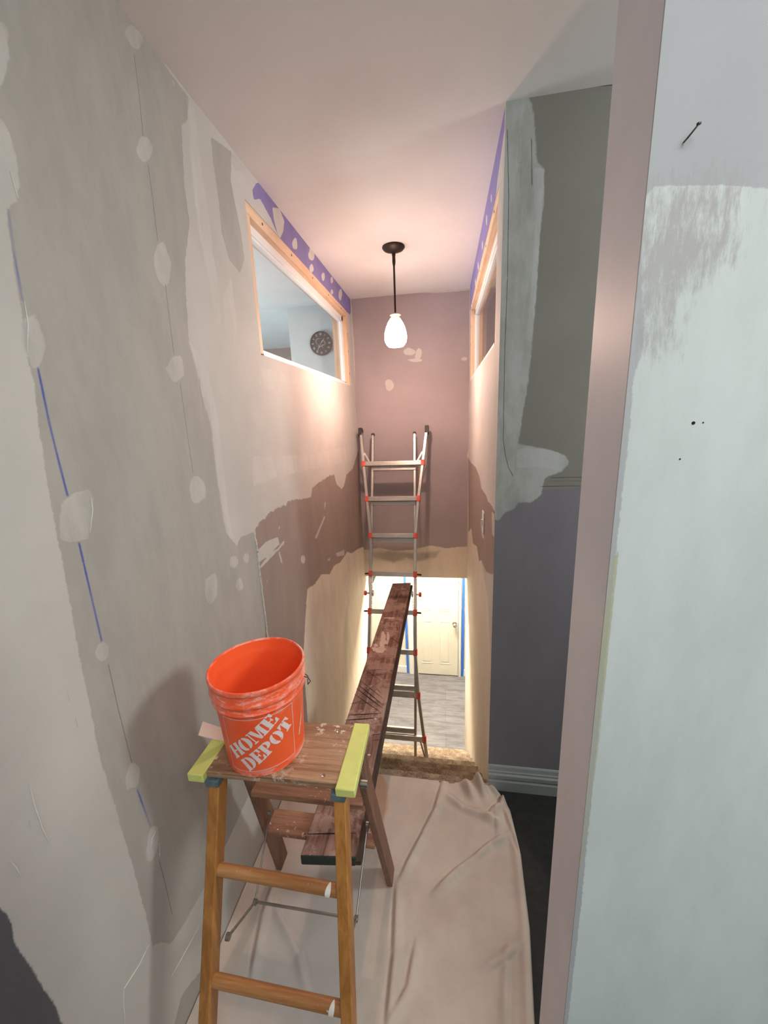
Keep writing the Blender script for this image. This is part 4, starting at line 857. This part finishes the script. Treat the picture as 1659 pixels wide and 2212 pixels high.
pb.inputs['Base Color'].default_value = (.9, .86, .8, 1); pb.inputs['Roughness'].default_value = .35; pb.inputs['Emission Color'].default_value = (*LAMP_COLOR, 1); pb.inputs['Emission Strength'].default_value = LAMP_STRENGTH
sh = [(.021, .168), (.030, .160), (.045, .138), (.058, .110), (.067, .078), (.0695, .052), (.066, .028), (.055, .010), (.046, .001)]
MB().lathe(sh, (PX-.003, PY, 2.210), 48).build('lamp_shade', m_lamp, pn, 0, True)

bl_ = bpy.data.lights.new('pendant_bulb_light', 'POINT'); bl_.energy = BULB_POWER; bl_.color = LAMP_COLOR; bl_.shadow_soft_size = .022
bo_ = bpy.data.objects.new('pendant_bulb_light', bl_); COL.objects.link(bo_); bo_.location = (PX-.003, PY, 2.212)
# ------------------------------------------------------------------ wall clock in the left room
CX, CY, CZ, CR = -1.049, 3.47, 2.437, .098
m_cf = plain('dark_clock_face', (.055, .052, .05, 1), .6, 0, .2, 30, .1); m_cw = plain('worn_white_numerals', (.52, .50, .47, 1), .6, 0, .1, 40)
ck = thing('wall_clock', 'round dark wall clock with pale Roman numerals, on the room wall beyond the left window', 'clock', (CX, CY, CZ))
MB().lathe([(0, -.018), (CR*.93, -.018), (CR*.94, -.024), (CR, -.022), (CR, -.001), (0, -.001)], (CX, CY, CZ), 56, 'Y').build('clock_face', m_cf, ck, 0, True)
fy = CY-.0188
def strokes(mb, a, items):  # items in (radial centre frame) (x, y0, x', y1)
    ca, sa = math.sin(a), math.cos(a)
    for (x0, y0, x1, y1, w) in items:
        P = lambda x, y: (CX+ca*(CR*.76+y)+sa*x, fy, CZ+sa*(CR*.76+y)-ca*x)
        mb.beam(P(x0, y0), P(x1, y1), w, .001, (sa, 0, -ca))
num = {1: 'I', 2: 'II', 3: 'III', 4: 'IV', 5: 'V', 6: 'VI', 7: 'VII', 8: 'VIII', 9: 'IX', 10: 'X', 11: 'XI', 12: 'XII'}
for k, s_ in num.items():
    mb = MB(); n = len(s_); w = {'I': .0042, 'V': .0085, 'X': .0085}; tot = sum(w[c] for c in s_); x = -tot/2; h = .0095
    for c in s_:
        cx_ = x+w[c]/2; x += w[c]
        if c == 'I': it = [(cx_, -h, cx_, h, .0024)]
        elif c == 'V': it = [(cx_-.003, h, cx_, -h, .0026), (cx_+.003, h, cx_, -h, .0014)]
        else: it = [(cx_-.003, h, cx_+.003, -h, .0026), (cx_+.003, h, cx_-.003, -h, .0014)]
        strokes(mb, math.radians(30*k), it)
    mb.build('numeral', m_cw, ck)
mb = MB()
for (cx_, cz_, r, a0, a1) in ((-.018, .014, .026, 60, 230), (.018, .002, .018, -120, 140), (-.012, -.012, .016, 150, 340), (.016, -.022, .010, 0, 300)):
    mb.tube([(CX+cx_+r*math.cos(math.radians(a0+(a1-a0)*i/14)), fy, CZ+cz_+r*math.sin(math.radians(a0+(a1-a0)*i/14))) for i in range(15)], [.0006+.0016*math.sin(math.pi*i/14) for i in range(15)], 6)
mb.build('scroll_ornament', m_cw, ck)
def hand(a, L, w):
    a = math.radians(a); d = Vector((math.sin(a), 0, math.cos(a))); s_ = Vector((math.cos(a), 0, -math.sin(a))); c = Vector((CX, fy-.003, CZ)); b = MB()
    for y in (0, ): 
        q = [c-d*L*.22, c+s_*w+d*L*.35, c+d*L, c-s_*w+d*L*.35]; b.add(q+[p+Vector((0, -.001, 0)) for p in q], [(0, 1, 2, 3), (4, 7, 6, 5), (0, 4, 5, 1), (1, 5, 6, 2), (2, 6, 7, 3), (3, 7, 4, 0)])
    b.build('clock_hand', m_cw, ck)
hand(40, .056, .0035); hand(212, .088, .0028)

# ------------------------------------------------------------------ light switch on the right wall
sw = thing('light_switch', 'white light switch plate on the right stairwell wall', 'switch', (XR, 2.02, 1.215))
MB().box((XR-.006, 1.985, 1.165), (XR-.0003, 2.055, 1.28)).build('switch_plate', m_white, sw, .002)
MB().box((XR-.014, 2.012, 1.205), (XR-.0055, 2.028, 1.238)).build('switch_toggle', m_white, sw, .001)
# bent nail in the near wall
nl = MB().tube([(.2315, YN-.001, 2.013), (.2318, YN-.006, 2.0132), (.2345, YN-.009, 2.0165), (.2385, YN-.010, 2.0215)], .0008, 8).lathe([(0, -.0006), (.0019, -.0006), (.0019, .0006), (0, .0006)], (.2386, YN-.010, 2.0218), 12).build('bent_nail', m_wire, None, 0, True)
tag(nl, 'bent dark nail sticking out of the pale near wall', 'nail')
# screw holes and nicks in the near wall
b = MB()
for (x, z, r) in ((.2752, 1.7445, .0018), (.2665, 1.7045, .0009), (.2850, 1.7445, .0008)): b.lathe([(0, -.0004), (r, -.0003), (r, .0004), (0, .0004)], (x, YN-.0003, z), 12, 'Y')
struct(b.build('trim_3', m_cut), 'small dark screw holes in the pale near wall')

# ------------------------------------------------------------------ canvas drop cloth
def cloth_mat():
    d = Nd('dusty_canvas'); n1 = d.noise(4, 5, .6); n2 = d.noise(400, 2, .5); n3 = d.noise(11, 4, .6)
    col = d.mix(d.ramp(n1, .3, .7), (.44, .37, .32, 1), (.54, .46, .40, 1)); col = d.mix(d.ramp(n3, .52, .75, 0, .35), col, (.38, .37, .37, 1))
    m = d.ramp(d.math('ADD', d.attr('orange'), d.math('MULTIPLY', d.noise(20, 4), .02)), .0, .025); col = d.mix(d.math('MULTIPLY', m, .55), col, (.50, .20, .08, 1))
    m = d.ramp(d.math('ADD', d.attr('dust'), d.math('MULTIPLY', d.noise(8, 4), .08)), -.02, .10); col = d.mix(d.math('MULTIPLY', m, .5), col, (.42, .42, .43, 1))
    d.bump(d.math('ADD', d.math('MULTIPLY', n2, .3), n3), .25, .002); return d.out(col, .9, 0, .15)
CREASES = [
 [(0.026,1.503),(0.088,1.458),(0.159,1.434),(0.208,1.412)],
 [(0.197,1.438),(0.236,1.476),(0.267,1.548)],
 [(-0.034,1.129),(0.029,1.193),(0.106,1.253),(0.178,1.316),(0.24,1.352)],
 [(-0.176,1.167),(-0.116,1.299),(-0.06,1.429),(-0.03,1.55)],
 [(0.207,1.358),(0.211,1.419)],
 [(0.293,1.277),(0.271,1.366),(0.251,1.434)],
 [(0.242,0.97),(0.196,0.936),(0.144,0.907)],
 [(0.212,0.943),(0.186,0.806)],
 [(-0.162,0.789),(-0.132,0.844),(-0.119,0.923)],
 [(-0.632,1.001),(-0.484,0.875),(-0.438,0.814)],
 [(-0.645,0.808),(-0.676,0.939),(-0.682,1.071)],
 [(-0.187,0.767),(-0.186,0.914),(-0.2,1.085)],
]

EDGE = [(-.2, .26), (.3, .262), (.60, .258), (.815, .258), (1.039, .290), (1.279, .304), (1.45, .292), (1.53, .262), (1.60, .215), (1.66, .19)]
def edge_x(y): return float(np.interp(y, [e[0] for e in EDGE], [e[1] for e in EDGE]))
NU, NVv = 190, 330; Ys = np.linspace(.02, 1.575, NVv); vs = []; us = np.linspace(0, 1, NU)
for y in Ys:
    xe = edge_x(y); 
    for u in us: vs.append((XL+.004+(xe-XL-.004)*u, y))
P = np.array(vs); Z = np.full(len(P), .010)
from mathutils import noise as mn
for k, (x, y) in enumerate(P): Z[k] += .005*mn.noise(Vector((x*3.1, y*2.3, 1)))+.003*mn.noise(Vector((x*8, y*5, 4)))+.0015*mn.noise(Vector((x*22, y*16, 9)))
AMP = [.020, .022, .017, .016, .010, .012, .012, .010, .012, .012, .014, .014]
for i, ln in enumerate(CREASES):
    s_, e_ = linedist(P, [ln], .2); d_ = np.abs(s_); fade = np.clip((e_+.05)/.07, 0, 1); a = AMP[i % len(AMP)]
    Z += fade*a*(np.exp(-((s_-.016)/.016)**2)-.55*np.exp(-(s_/.006)**2))
d_ = np.hypot(P[:,0]-.145, P[:,1]-1.56); Z += .060*np.exp(-(d_/.055)**2)*(1+.5*np.sin(P[:,0]*90+P[:,1]*40)); Z += .025*np.exp(-(np.hypot(P[:,0]-.21, P[:,1]-1.44)/.07)**2)
Z += .035*np.exp(-((P[:,0]-XL)/.020))                         # rides up the left wall
dd = np.array([edge_x(y)-x for x, y in P]); Z += .010*np.exp(-((dd-.02)/.016)**2); Z = np.where(dd < .004, .004, Z); Z = np.maximum(Z, .003)
me = bpy.data.meshes.new('drop_cloth'); me.from_pydata([(x, y, z) for (x, y), z in zip(P, Z)], [], [(j*NU+i, j*NU+i+1, (j+1)*NU+i+1, (j+1)*NU+i) for j in range(NVv-1) for i in range(NU-1)])
at = me.attributes.new('orange', 'FLOAT', 'POINT'); at.data.foreach_set('value', sdf(P, ORANGE_PATCH).astype(np.float32))
at = me.attributes.new('dust', 'FLOAT', 'POINT'); at.data.foreach_set('value', sdf(P, [[(-.66, .70), (-.30, .70), (-.28, 1.10), (-.55, 1.15), (-.66, 1.0)]]).astype(np.float32))
for p in me.polygons: p.use_smooth = True
me.materials.append(cloth_mat()); dc = bpy.data.objects.new('drop_cloth', me); COL.objects.link(dc)
sd = dc.modifiers.new('solidify', 'SOLIDIFY'); sd.thickness = .0025; sd.offset = -1
tag(dc, 'beige canvas drop cloth with soft folds covering the landing floor', 'drop cloth')
